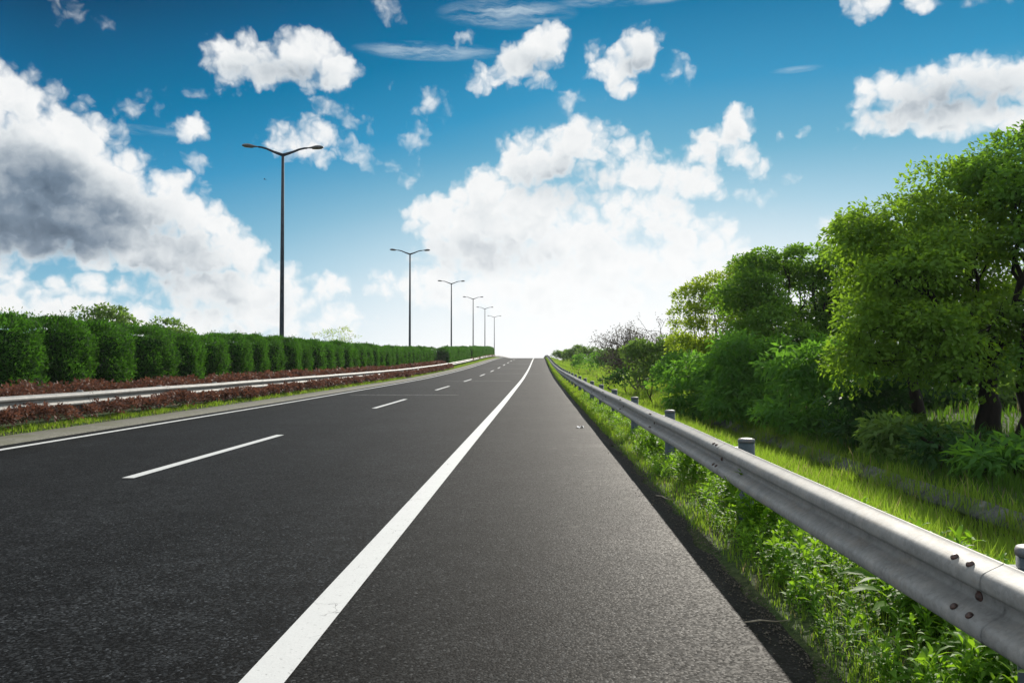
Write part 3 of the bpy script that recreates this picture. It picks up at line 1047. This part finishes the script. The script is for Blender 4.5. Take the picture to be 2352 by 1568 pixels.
# scrub running back to the crest
G_sc = 'scrub along the meadow towards the crest'
for k, (px, Y, items, mat, lab) in enumerate([
    (1500, 40, [(1480, 828, 50, 40, 0), (1530, 822, 44, 46, .5), (1500, 865, 55, 28, -.4)], L_bush, 'broad green scrub bush right below the bare twiggy shrub'),
    (1545, 34, [(1530, 870, 36, 34, 0), (1560, 850, 36, 40, .3)], L_pinnate, 'dense mid green bush between scrub and the feathery tree'),
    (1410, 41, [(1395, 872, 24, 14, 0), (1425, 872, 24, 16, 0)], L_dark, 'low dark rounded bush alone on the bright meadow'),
    (1440, 52, [(1425, 832, 32, 28, 0), (1455, 825, 30, 30, .5)], L_bush, 'grey green bush left of the bare twiggy shrub'),
    (1385, 66, [(1375, 836, 22, 18, 0), (1400, 828, 24, 22, .5)], L_pinnate, 'round topped bush halfway along the scrub'),
    (1333, 84, [(1333, 833, 15, 15, 0)], L_pinnate, 'neat ball shaped bush on the meadow, apart from the others'),
    (1355, 100, [(1345, 812, 16, 14, 0), (1372, 815, 18, 14, 1)], L_bush, 'hazy bush with a thin upright tip on the skyline'),
    (1318, 118, [(1310, 816, 15, 12, 0), (1330, 810, 14, 13, 1)], L_bush, 'hazy bush on the skyline, second from the crest'),
    (1290, 150, [(1283, 818, 12, 7, 0), (1300, 816, 12, 9, 1)], L_bush, 'smallest hazy bush at the crest end of the scrub'),
    (1600, 50, [(1580, 820, 60, 40, 0), (1640, 830, 60, 40, 0)], L_bush, 'grey green bush behind the feathery tree')]):
    plant('scrub_bush', lab, 'bush', on_ground(px, Y), px_lobes(items, Y), mat, B_dark, .5, .05, 3.2 if Y < 60 else 2.2, 80, .38 + Y * .002, .10 + Y * .0014, .06 + Y * .0007, .1, .55, G_sc, 60 + k, 4, 'foliage', 1)

# the bare twiggy shrub
r = np.random.default_rng(5)
b = on_ground(1478, 50)
root = empty('bare_shrub', b)
tag(root, 'bare brownish shrub of fanned twigs standing above the green scrub', 'shrub')
m = MB()
tips = []


def grow(p, d, ln, rad, lev):
    d = unit(d)
    q = p + d * ln
    m.tube(wiggle(p, q, 4, .04, r), np.linspace(rad, rad * .6, 4), 5)
    if lev == 0:
        tips.append((q, d))
        return
    for _ in range(r.integers(3, 5)):
        nd = d + r.normal(size=3) * .48 + np.array([0, 0, .10])
        grow(p + d * ln * r.uniform(.55, 1.), nd, ln * r.uniform(.55, .85), rad * .58, lev - 1)


for _ in range(10):
    grow(np.array([r.normal() * .4, r.normal() * .3, -.1]), np.array([r.normal() * .55, r.normal() * .4, 1.15]), r.uniform(1.75, 2.2), .065, 3)
link('branches', m.build('branches', B_twig), root)
tp = np.repeat(np.array([t[0] for t in tips]), 9, 0)
tp = tp + r.normal(size=tp.shape) * .14
v, f = leaf_quads(tp, sphere(len(tp), r), sphere(len(tp), r), r.uniform(.08, .14, len(tp)), .05)
link('foliage', mesh('foliage', v, f, L_bud, False, r.random(len(tp))), root)

# tree tops over the hedge on the left
plant('hedge_tree', 'small leafy tree topping out above the third hedge block from the left', 'tree', np.array([-19., 36., .0]), px_lobes([(205, 735, 40, 22, 0), (250, 730, 42, 18, .5), (285, 745, 30, 20, 0), (170, 752, 30, 20, 0), (230, 765, 80, 22, 0), (240, 820, 90, 50, 0)], 36),
      L_bush, B_dark, 1.4, .08, 3.2, 60, .34, .17, .10, .3, .55, None, 81)
plant('hedge_tree', 'low leafy tree top just clearing the hedge, right of the other leafy top', 'tree', np.array([-18.6, 41., .0]), px_lobes([(385, 752, 38, 12, 0), (400, 790, 70, 36, 0), (340, 765, 30, 12, 0)], 41),
      L_bush, B_dark, 1.2, .08, 3.0, 55, .32, .17, .10, .3, .55, None, 82)
plant('willow_tree', 'pale feathery tree top above the hedge between the two nearest lamps', 'tree', np.array([-19., 78., .4]), px_lobes([(745, 775, 25, 14, 0), (780, 768, 28, 14, 0), (805, 775, 20, 12, 0), (775, 810, 50, 30, 0)], 78),
      L_yellow, B_dark, 1.8, .09, 1.5, 22, .55, .22, .06, -.3, .5, None, 83)
plant('sapling', 'thin sprigs poking above the leftmost hedge blocks', 'sapling', np.array([-15.2, 24.5, .0]), px_lobes([(20, 735, 22, 15, 0), (75, 735, 25, 16, 0), (50, 790, 50, 40, 0)], 24.5),
      L_bush, B_dark, 1.3, .03, 1.6, 9, .30, .10, .05, -.2, .4, None, 84)

# ---------------------------------------------------------------- the clipped hedge
def hedge_mesh(n, L, hx, hy, seed):
    r = np.random.default_rng(seed)
    H = 2.37
    # a rounded box: the superellipse pushed out by a few slow bumps
    u = sphere(n, r)
    u[:, 2] = np.where(u[:, 2] < -.85, -u[:, 2], u[:, 2])
    e, g = 3.8, 5.
    hp = (np.abs(u[:, :2]) ** e).sum(1) ** (1 / e)
    s = 1 / ((hp ** g + np.abs(u[:, 2]) ** g) ** (1 / g))
    p = u * s[:, None]
    ph = r.uniform(0, 6.28, 6)
    bmp = 1 + .045 * np.sin(p[:, 2] * 5 + ph[0]) * np.sin(p[:, 1] * 4 + ph[1]) + .035 * np.sin(p[:, 0] * 7 + p[:, 2] * 9 + ph[2]) + .03 * np.sin(p[:, 1] * 11 + p[:, 2] * 6 + ph[3])
    pin = 1 - .10 * np.clip(-p[:, 2], 0, 1) ** 2
    depth = np.where(r.random(n) < .02, r.uniform(1.03, 1.11, n), r.uniform(.86, 1.03, n))
    q = p * (bmp * depth)[:, None]
    q[:, 0] *= pin
    q[:, 1] *= pin
    q = q * np.array([hx, hy, H / 2 - .1]) + np.array([0, 0, H / 2 + .08])
    out = unit(np.sign(p) * np.abs(p) ** 2.2)
    d = out * .45 + r.normal(size=(n, 3)) * .6 + np.array([0, 0, .5])
    nr = r.normal(size=(n, 3)) * .7 + out
    Ls = L * r.uniform(.6, 1.4, n)
    v, f = leaf_quads(q, d, nr, Ls, Ls * .34, -.05)
    t = np.clip(.5 + .35 * np.sin(p[:, 1] * 3 + ph[4]) * np.sin(p[:, 2] * 4 + ph[5]) + r.uniform(-.4, .4, n), 0, 1)
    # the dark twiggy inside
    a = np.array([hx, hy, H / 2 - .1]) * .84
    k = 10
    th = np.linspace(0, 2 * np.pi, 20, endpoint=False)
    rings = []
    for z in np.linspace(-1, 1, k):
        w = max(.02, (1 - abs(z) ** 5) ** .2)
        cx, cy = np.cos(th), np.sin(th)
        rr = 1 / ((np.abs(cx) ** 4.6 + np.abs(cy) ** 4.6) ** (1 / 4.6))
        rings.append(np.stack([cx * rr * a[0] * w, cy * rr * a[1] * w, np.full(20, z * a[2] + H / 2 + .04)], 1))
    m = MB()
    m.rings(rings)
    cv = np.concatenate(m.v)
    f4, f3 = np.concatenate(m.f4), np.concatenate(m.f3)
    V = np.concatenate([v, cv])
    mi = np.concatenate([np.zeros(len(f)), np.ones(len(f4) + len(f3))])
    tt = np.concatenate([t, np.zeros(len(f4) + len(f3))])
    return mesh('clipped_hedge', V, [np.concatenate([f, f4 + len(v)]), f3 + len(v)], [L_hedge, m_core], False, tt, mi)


near_h = [hedge_mesh(18000, .085, 1.02, .91, 100 + i) for i in range(5)]
mid_h = [hedge_mesh(6500, .13, 1.02, .91, 110 + i) for i in range(4)]
far_h = [hedge_mesh(2400, .20, .70, 1.05, 120 + i) for i in range(3)]
ORD = ['first', 'second', 'third', 'fourth', 'fifth', 'sixth', 'seventh', 'eighth', 'ninth', 'tenth', 'eleventh', 'twelfth']
EDGES = [17.9, 20.35, 22.5, 24.75, 27.75, 29.85, 32.3, 34.7, 36.8, 39.5]     # far ends of the nearest blocks
ys = [(a + b) / 2 for a, b in zip(EDGES, EDGES[1:])]
lens = [b - a for a, b in zip(EDGES, EDGES[1:])]
y = EDGES[-1]
while y < 97:
    g = 2.25 + random.uniform(-.12, .12)
    ys.append(y + g / 2)
    lens.append(g)
    y += g
nA = len(ys)
while y < 193:
    g = 2.3
    ys.append(y + g / 2)
    lens.append(g)
    y += g
for k, (y, g) in enumerate(zip(ys, lens)):
    me = near_h[k % 5] if y < 45 else mid_h[k % 4] if y < 98 else far_h[k % 3]
    x = -12.85 if y < 97 else -11.40 if y < 131 else -11.2
    o = link('clipped_hedge', me, None, (x + random.uniform(-.06, .06), y, float(ground_z(x, y)) - .04))
    flip = random.choice((0, math.pi))
    o.rotation_euler = (0, 0, flip + R(random.uniform(-3, 3)))
    o.scale = (random.uniform(.94, 1.04), g / 2.30 * random.uniform(.97, 1.0), random.uniform(.945, 1.04))
    if k == 0:
        lab = 'clipped green hedge block cut by the left edge of the picture'
    elif k < 10:
        lab = 'clipped dark green hedge block, %s from the left end of the row' % ORD[k]
    elif y < 86.6:
        lab = 'narrow clipped block in the hedge run between the nearest lamp and the second lamp'
    elif y < 97:
        lab = 'narrow clipped block in the hedge run just past the second lamp, behind red shrubs'
    elif y < 131:
        lab = 'distant clipped block of the hedge run close behind the rail, near the third lamp'
    else:
        lab = 'far tiny clipped block of the last hedge run before the crest, beside the farthest lamps'
    tag(o, lab, 'hedge', 'clipped hedge blocks along the median')

# ---------------------------------------------------------------- ground cover
def blades(x, y, z, h, w, r, lean=.35):
    n = len(x)
    a = r.uniform(0, 2 * np.pi, n)
    s = np.stack([np.cos(a), np.sin(a), np.zeros(n)], 1) * (w / 2)[:, None]
    b = r.uniform(0, 2 * np.pi, n)
    l = (r.random(n) ** .7 * lean * h)
    dl = np.stack([np.cos(b) * l, np.sin(b) * l, np.zeros(n)], 1)
    p = np.stack([x, y, z - .01], 1)
    up = np.array([0, 0, 1.])
    p1 = p + dl * .3 + up * (h * .55)[:, None]
    p2 = p + dl + up * (h * r.uniform(.8, 1., n))[:, None]
    v = np.stack([p - s, p + s, p1 + s * .8, p1 - s * .8, p2], 1).reshape(-1, 3)
    i = np.arange(n)[:, None] * 5
    return v, i + np.array([[0, 1, 2, 3]]), i + np.array([[3, 2, 4]])


def grass(name, label, spec, mat, seed):
    """spec: list of (x range, y range, count, height range, width); blades thin out and grow coarser with distance"""
    r = np.random.default_rng(seed)
    V, F4, F3, T4, T3, n0 = [], [], [], [], [], 0
    for xr, yr, cnt, hr, w in spec:
        y = yr[0] + (yr[1] - yr[0]) * r.random(cnt)
        x = r.uniform(xr[0], xr[1], cnt)
        clump = .5 + .5 * np.sin(x * 5.1 + 1.3 * np.sin(y * 1.9)) * np.sin(y * 3.3 + x * 1.7)
        h = (hr[0] + (hr[1] - hr[0]) * r.random(cnt)) * (.6 + .6 * clump)
        keep = r.random(cnt) < .45 + .55 * clump
        x, y, h, clump = x[keep], y[keep], h[keep], clump[keep]
        v, f4, f3 = blades(x, y, ground_z(x, y), h, np.full(len(x), w) * r.uniform(.6, 1.3, len(x)), r)
        V.append(v)
        F4.append(f4 + n0)
        F3.append(f3 + n0)
        t = np.clip(r.uniform(0, .6, len(x)) + .4 * clump, 0, 1)
        T4.append(t)
        T3.append(t)
        n0 += len(v)
    me = mesh(name, np.concatenate(V), [np.concatenate(F4), np.concatenate(F3)], mat, False, np.concatenate(T4 + T3))
    return tag(link(name, me), label, 'grass', kind='stuff')


grass('grass', 'bright sunlit grass on the verge between the shoulder and the ditch', [
    ((1.33, 2.6), (1.5, 7), 11000, (.04, .12), .006), ((1.30, 2.6), (7, 16), 16000, (.04, .13), .008), ((1.28, 2.6), (16, 40), 26000, (.06, .17), .016), ((1.28, 2.7), (40, 90), 14000, (.07, .20), .035), ((1.3, 2.8), (90, 200), 8000, (.1, .25), .09),
    ((2.4, 5.95), (2, 10), 36000, (.10, .40), .010), ((2.4, 5.95), (10, 25), 50000, (.10, .42), .013), ((2.4, 5.2), (25, 60), 36000, (.12, .36), .028), ((2.5, 5.6), (60, 120), 18000, (.15, .35), .06), ((2.6, 9), (120, 210), 9000, (.2, .4), .14),
    ((5.0, 9.5), (27, 60), 26000, (.15, .45), .03), ((5.0, 10), (60, 125), 16000, (.15, .45), .07)], L_grass, 201)
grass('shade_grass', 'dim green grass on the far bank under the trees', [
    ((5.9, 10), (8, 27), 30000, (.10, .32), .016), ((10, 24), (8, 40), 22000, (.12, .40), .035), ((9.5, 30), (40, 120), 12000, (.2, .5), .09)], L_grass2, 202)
grass('median_grass', 'strip of short green grass between the concrete gutter and the red shrubs', [
    ((-10.32, -9.90), (10, 24), 9000, (.05, .15), .014), ((-10.32, -9.90), (24, 60), 12000, (.05, .17), .022), ((-10.3, -9.92), (60, 130), 8000, (.06, .18), .05), ((-10.4, -9.92), (130, 210), 4000, (.08, .2), .1),
    ((-11.2, -10.3), (96, 200), 6000, (.08, .25), .08)], L_grass, 203)

# broad-leaved weeds under the rail
def weed_proto(r, n_pairs, h, L, narrow):
    ps, ds, ns, ls, ws = [], [], [], [], []
    lean = r.normal(size=2) * .22
    for k in range(n_pairs):
        t = (k + .6) / n_pairs
        z = h * t
        c = np.array([lean[0] * h * t * t, lean[1] * h * t * t, z])
        for j in range(3 if t > .8 else 2):
            a = k * 2.4 + j * (2.1 if t > .8 else np.pi) + r.normal() * .3
            el = .25 + .75 * t ** 2 + r.normal() * .2
            d = np.array([np.cos(a) * np.cos(el), np.sin(a) * np.cos(el), np.sin(el)])
            ps.append(c)
            ds.append(d)
            ns.append(np.array([-np.cos(a) * np.sin(el), -np.sin(a) * np.sin(el), np.cos(el)]) + r.normal(size=3) * .25)
            l = L * (1.05 - .45 * abs(t - .5) * 2) * r.uniform(.75, 1.2)
            ls.append(l)
            ws.append(l * narrow)
    return [np.array(q) for q in (ps, ds, ns, ls, ws)] + [np.array([lean[0] * h, lean[1] * h, h])]


def leaf_strips(p, d, n, L, Wd, r):
    """a lance-shaped leaf of two quads and two tips that folds along its rib and bends down"""
    d = unit(d)
    s = unit(np.cross(d, n))
    up = np.cross(s, d)
    L, Wd = L[:, None], Wd[:, None]
    a = p + d * L * .40 + up * L * .05
    b = p + d * L * .72 + up * L * .02 - np.array([0, 0, 1.]) * L * .06
    c = p + d * L * .98 - np.array([0, 0, 1.]) * L * .20
    v = np.stack([p, a + s * Wd * .5 + up * Wd * .12, a, a - s * Wd * .5 + up * Wd * .12, b + s * Wd * .36 + up * Wd * .1, b, b - s * Wd * .36 + up * Wd * .1, c], 1).reshape(-1, 3)
    i = np.arange(len(p))[:, None] * 8
    f4 = np.concatenate([i + [[1, 4, 5, 2]], i + [[2, 5, 6, 3]]])
    f3 = np.concatenate([i + [[0, 1, 2]], i + [[0, 2, 3]], i + [[4, 7, 5]], i + [[5, 7, 6]]])
    return v, f4, f3


def weeds_mesh(name, spots, mat, seed):
    r = np.random.default_rng(seed)
    protos = [weed_proto(r, r.integers(5, 10), 1., r.uniform(.34, .54), r.uniform(.20, .32)) for _ in range(14)]
    V, F4, F3, T4, T3, n0 = [], [], [], [], [], 0
    for x, y, h in spots:
        P_, D_, N_, L_, W_, top = protos[r.integers(14)]
        a = r.uniform(0, 6.28)
        Rm = np.array([[np.cos(a), -np.sin(a), 0], [np.sin(a), np.cos(a), 0], [0, 0, 1]])
        o = np.array([x, y, float(ground_z(x, y))])
        wd = r.uniform(.8, 1.5)
        v, f4, f3 = leaf_strips((P_ * h) @ Rm.T + o, D_ @ Rm.T, N_ @ Rm.T, L_ * h * wd, W_ * h * wd, r)
        # the stem, a thin three-sided reed
        tp = (top * h) @ Rm.T + o
        sr = .0035 * (1 + h)
        ang = np.array([0, 2.09, 4.19])
        ring = np.stack([np.cos(ang), np.sin(ang), 0 * ang], 1) * sr
        sv = np.concatenate([o + ring, tp + ring * .4])
        sf = np.array([[0, 1, 4, 3], [1, 2, 5, 4], [2, 0, 3, 5]])
        t = np.clip(r.uniform(0, .8) + r.uniform(0, .3, len(P_)), 0, 1)
        f4 = np.concatenate([f4, sf + len(v)])
        T4.append(np.concatenate([t, t, np.full(3, .3)]))
        T3.append(np.tile(t, 4))
        v = np.concatenate([v, sv])
        V.append(v)
        F4.append(f4 + n0)
        F3.append(f3 + n0)
        n0 += len(v)
    return mesh(name, np.concatenate(V), [np.concatenate(F4), np.concatenate(F3)], mat, False, np.concatenate(T4 + T3))


r = np.random.default_rng(31)
spots = []
while len(spots) < 3300:
    y = 1.8 + 30 * r.random() ** 1.6
    x = r.uniform(1.42, 2.75)
    dens = .5 + .5 * math.sin(y * 1.9 + 2.1 * math.sin(x * 2.)) * math.sin(x * 4.2 + y * .8)
    if r.random() > .25 + .75 * dens:
        continue
    edge = min(1., (x - 1.33) / .35)
    spots.append((x, y, (.11 + .20 * r.random() * (.4 + .9 * dens)) * (.45 + .55 * edge) * (1. if y < 5.5 else .8)))
tag(link('roadside_weeds', weeds_mesh('roadside_weeds', spots, L_weed, 32)), 'broad leaved green weeds crowding under the guardrail', 'weeds', kind='stuff')
# a few plants that stand out
for k, (x, y, lab, hh) in enumerate([(1.74, 9.6, 'dense dark leafy weed clump leaning out at the verge, before the third post', .40), (1.95, 4.3, 'tall leafy weed below the beam, nearest the picture corner', .42), (1.62, 12.6, 'bushy weed at the asphalt edge just past the third post', .34), (1.80, 6.7, 'leafy weed clump wrapped round the foot of the second post', .44)]):
    sp = [(x + r.normal() * .09, y + r.normal() * .13, hh * r.uniform(.6, 1.05)) for _ in range(26)]
    me = weeds_mesh('weed_clump', sp, L_weed, 70 + k)
    o = link('weed_clump', me)
    tag(o, lab, 'weed', 'tall weed clumps on the verge')

# red shrubs of the median
r = np.random.default_rng(55)
def red_band(x0, x1, y0, y1, per_m2, top, rad, n_leaf, lump):
    k = int((x1 - x0) * (y1 - y0) * per_m2)
    x, y = r.uniform(x0, x1, k), r.uniform(y0, y1, k)
    lum = .5 + .5 * np.sin(y * 1.25 + 1.7 * np.sin(y * .37)) * np.sin(y * .53 + x * 2)
    keep = r.random(k) < 1 - lump * (1 - lum)
    x, y, lum = x[keep], y[keep], lum[keep]
    z = top * (1 - lump * .55 * (1 - lum)) * r.uniform(.45, 1., len(x)) ** .5
    c = np.stack([x, y, ground_z(x, y) + z - rad * .5], 1)
    i = np.repeat(np.arange(len(c)), n_leaf)
    u = sphere(len(i), r)
    u[:, 2] = np.where((u[:, 2] < 0) & (r.random(len(i)) < .6), -u[:, 2], u[:, 2])
    p = c[i] + u * (r.random(len(i)) ** .4)[:, None] * rad * np.array([1.1, 1.1, .75])
    d = u + r.normal(size=u.shape) * .5
    n = np.array([0, 0, .9]) + r.normal(size=u.shape) * .5
    t = np.clip(r.uniform(0, .8, len(c))[i] + r.uniform(-.2, .3, len(i)), 0, 1)
    L = (.058 + .0011 * p[:, 1]) * r.uniform(.7, 1.4, len(i))
    ok = p[:, 2] > ground_z(p[:, 0], p[:, 1]) + .02
    return p[ok], d[ok], n[ok], t[ok], L[ok]


bands = [red_band(-12.0, -10.75, 12, 40, 17, .88, .17, 36, .22), red_band(-12.0, -10.78, 40, 97, 10, .88, .21, 34, .2), red_band(-10.36, -10.02, 12, 36, 50, .47, .14, 50, .60), red_band(-10.36, -10.0, 36, 97, 30, .47, .16, 36, .5),
         red_band(-10.9, -10.6, 128, 196, 8, .78, .25, 24, .2)]
P_, D_, N_, T_, L_ = [np.concatenate(q) for q in zip(*bands)]
v, f = leaf_quads(P_, D_, N_, L_, L_ * .52, .1)
tag(link('red_shrubbery', mesh('red_shrubbery', v, f, L_red, False, T_)), 'low dark red shrubs planted around the left guardrail below the hedge', 'shrubs', kind='stuff')

# ---------------------------------------------------------------- stone lining of the ditch
m_stone, T = new_mat('mossy stone')
c = coords(T)
n = T.noise(c, 7., 6, .65)
col = T.ramp(n, [(.3, (.030, .036, .032)), (.55, (.085, .092, .085)), (.75, (.15, .155, .145))])
col = T.mix(T.step(T.noise(c, 1.8, 4), .45, .65), col, (.05, .075, .03))
finish(T, principled(T, col, .9, spec=.2, normal=bump(T, n, .6, .02)))
r = np.random.default_rng(3)
m = MB()
y = 6.
while y < 27:
    ln = r.uniform(.42, .68)
    z0 = float(road_z(y))
    a0, a1 = y + .015, y + ln - .015
    j = r.normal(size=4) * .018
    v = []
    for t in (0, .09):
        for yy, q in ((a0, 0), (a1, 2)):
            v += [[5.66 - t * .6 + j[q], yy, z0 - .66 + t * .85], [5.90 - t * .6 + j[q + 1], yy, z0 - .50 + t * .85]]
    m.add(np.array(v), [[0, 1, 3, 2], [4, 6, 7, 5], [0, 4, 5, 1], [2, 3, 7, 6], [0, 2, 6, 4], [1, 5, 7, 3]])
    y += ln
tag(link('ditch', m.build('ditch', m_stone, False)), kind='structure')

# ---------------------------------------------------------------- small things
m_paper, T = new_mat('white paper')
finish(T, principled(T, T.ramp(T.noise(coords(T), 30., 3), [(.3, (.55, .57, .62)), (.7, (.80, .81, .84))]), .7))
g = np.array([[x, y] for y in np.linspace(-1, 1, 6) for x in np.linspace(-1, 1, 6)])
r = np.random.default_rng(9)
v = np.column_stack([g[:, 0] * .07, g[:, 1] * .05, .022 + .02 * r.normal(size=36) * .6 + .018 * np.sin(g[:, 0] * 4)])
v[:, 2] = np.maximum(v[:, 2], .004)
i = np.array([y * 6 + x for y in range(5) for x in range(5)])
o = link('paper_scrap', mesh('paper_scrap', v, np.stack([i, i + 1, i + 7, i + 6], 1), m_paper, True), None, (.87, 17.8, float(road_z(17.8))))
tag(o, 'tiny crumpled scrap of white paper on the shoulder', 'litter')
m_straw, T = new_mat('dry straw')
finish(T, principled(T, T.ramp(T.noise(coords(T), 40., 3), [(.3, (.12, .10, .07)), (.7, (.30, .26, .19))]), .8))
m = MB()
m.tube([(0, 0, .012), (.05, -.10, .02), (.07, -.21, .016), (.13, -.30, .012)], [.006, .007, .006, .003], 6)
tag(link('dry_stalk', m.build('dry_stalk', m_straw), None, (1.22, 8.8, float(road_z(8.8)))), 'pale dry stalk lying at the edge of the asphalt', 'stalk')
m = MB()
m.tube([(0, 0, .010), (.09, .02, .016), (.17, .01, .012), (.25, .05, .009)], [.004, .005, .004, .002], 6)
tag(link('dry_stalk', m.build('dry_stalk', m_straw), None, (1.10, 4.55, float(road_z(4.5)) + .002)), 'thin brown twig on the shadowed asphalt near the lower edge', 'stalk')

# grit, clods and dead leaves washed to the edge of the asphalt
r = np.random.default_rng(77)
n = 5200
y = 1.5 + 26 * r.random(n) ** 1.5
x = 1.31 - np.abs(r.normal(size=n)) * .08 + .05 * np.sin(y * 3.1) * np.sin(y * 1.3)
k = x > .7
x, y = x[k], y[k]
n = len(x)
s_ = r.uniform(.0025, .008, n) * np.where(r.random(n) < .06, 1.9, 1.)
oct_ = np.array([[1, 0, 0], [0, 1, 0], [-1, 0, 0], [0, -1, 0], [0, 0, .8], [0, 0, -.3]])
v = oct_[None] * s_[:, None, None] * r.uniform(.6, 1.4, (n, 6, 1)) + np.stack([x, y, road_z(y) + s_ * .25], 1)[:, None]
f = np.array([[0, 1, 4], [1, 2, 4], [2, 3, 4], [3, 0, 4], [1, 0, 5], [2, 1, 5], [3, 2, 5], [0, 3, 5]])
m_grit, T = new_mat('grit and leaf crumbs')
finish(T, principled(T, T.ramp(T.noise(coords(T), 45., 4, .7), [(.3, (.012, .010, .008)), (.5, (.05, .042, .030)), (.72, (.16, .14, .11))]), .9))
tag(link('gravel', mesh('gravel', v.reshape(-1, 3), (np.arange(n)[:, None, None] * 6 + f).reshape(-1, 3), m_grit)), 'dark grit and crumbs along the edge of the shoulder', 'gravel', kind='stuff')

# a bird far off beside the nearest lamp
m_bird, T = new_mat('dark feathers')
finish(T, principled(T, T.ramp(T.noise(coords(T), 20., 3), [(.3, (.012, .014, .016)), (.7, (.03, .033, .036))]), .7))
bp = at(608, 412, 120)
m = MB()
m.tube([(-.17, 0, 0), (-.10, 0, .01), (0, 0, .012), (.10, 0, .01), (.15, 0, .015), (.19, 0, .012)], [.012, .035, .055, .045, .032, .008], 8)
for s in (-1, 1):
    m.add(np.array([[.07, s * .03, .02], [-.06, s * .03, .02], [-.05, s * .17, .07], [.05, s * .17, .075], [-.09, s * .32, .04], [-.01, s * .30, .05], [.07, s * .03, .03], [-.06, s * .03, .028], [-.05, s * .17, .078], [.05, s * .17, .083], [-.09, s * .32, .045], [-.01, s * .30, .055]]),
          [[0, 1, 2, 3], [3, 2, 4, 5], [6, 9, 8, 7], [9, 11, 10, 8]])
m.add(np.array([[-.15, -.02, .0], [-.15, .02, .0], [-.28, .06, .0], [-.28, -.06, .0], [-.15, -.02, .01], [-.15, .02, .01], [-.28, .06, .006], [-.28, -.06, .006]]), [[0, 1, 2, 3], [4, 7, 6, 5]])
o = link('bird', m.build('bird', m_bird), None, bp)
o.rotation_euler = (R(8), R(-6), R(170))
tag(o, 'tiny dark bird flying in the blue left of the nearest lamp', 'bird')

# ---------------------------------------------------------------- the air
HAZE = .00022
if HAZE:
    m_haze, T = new_mat('thin bright haze')
    p = T.n('ShaderNodeVolumePrincipled')
    p.inputs['Color'].default_value = (.97, .98, 1., 1)
    p.inputs['Density'].default_value = HAZE
    p.inputs['Anisotropy'].default_value = .0
    o_ = T.n('ShaderNodeOutputMaterial')
    T.put(o_.inputs['Volume'], p.outputs[0])
    m = MB()
    m.box((0, 330, 2.), (830, 760, 30))
    tag(link('haze', m.build('haze', m_haze, False)), 'thin white haze over the road and the scrub', 'haze', kind='stuff')
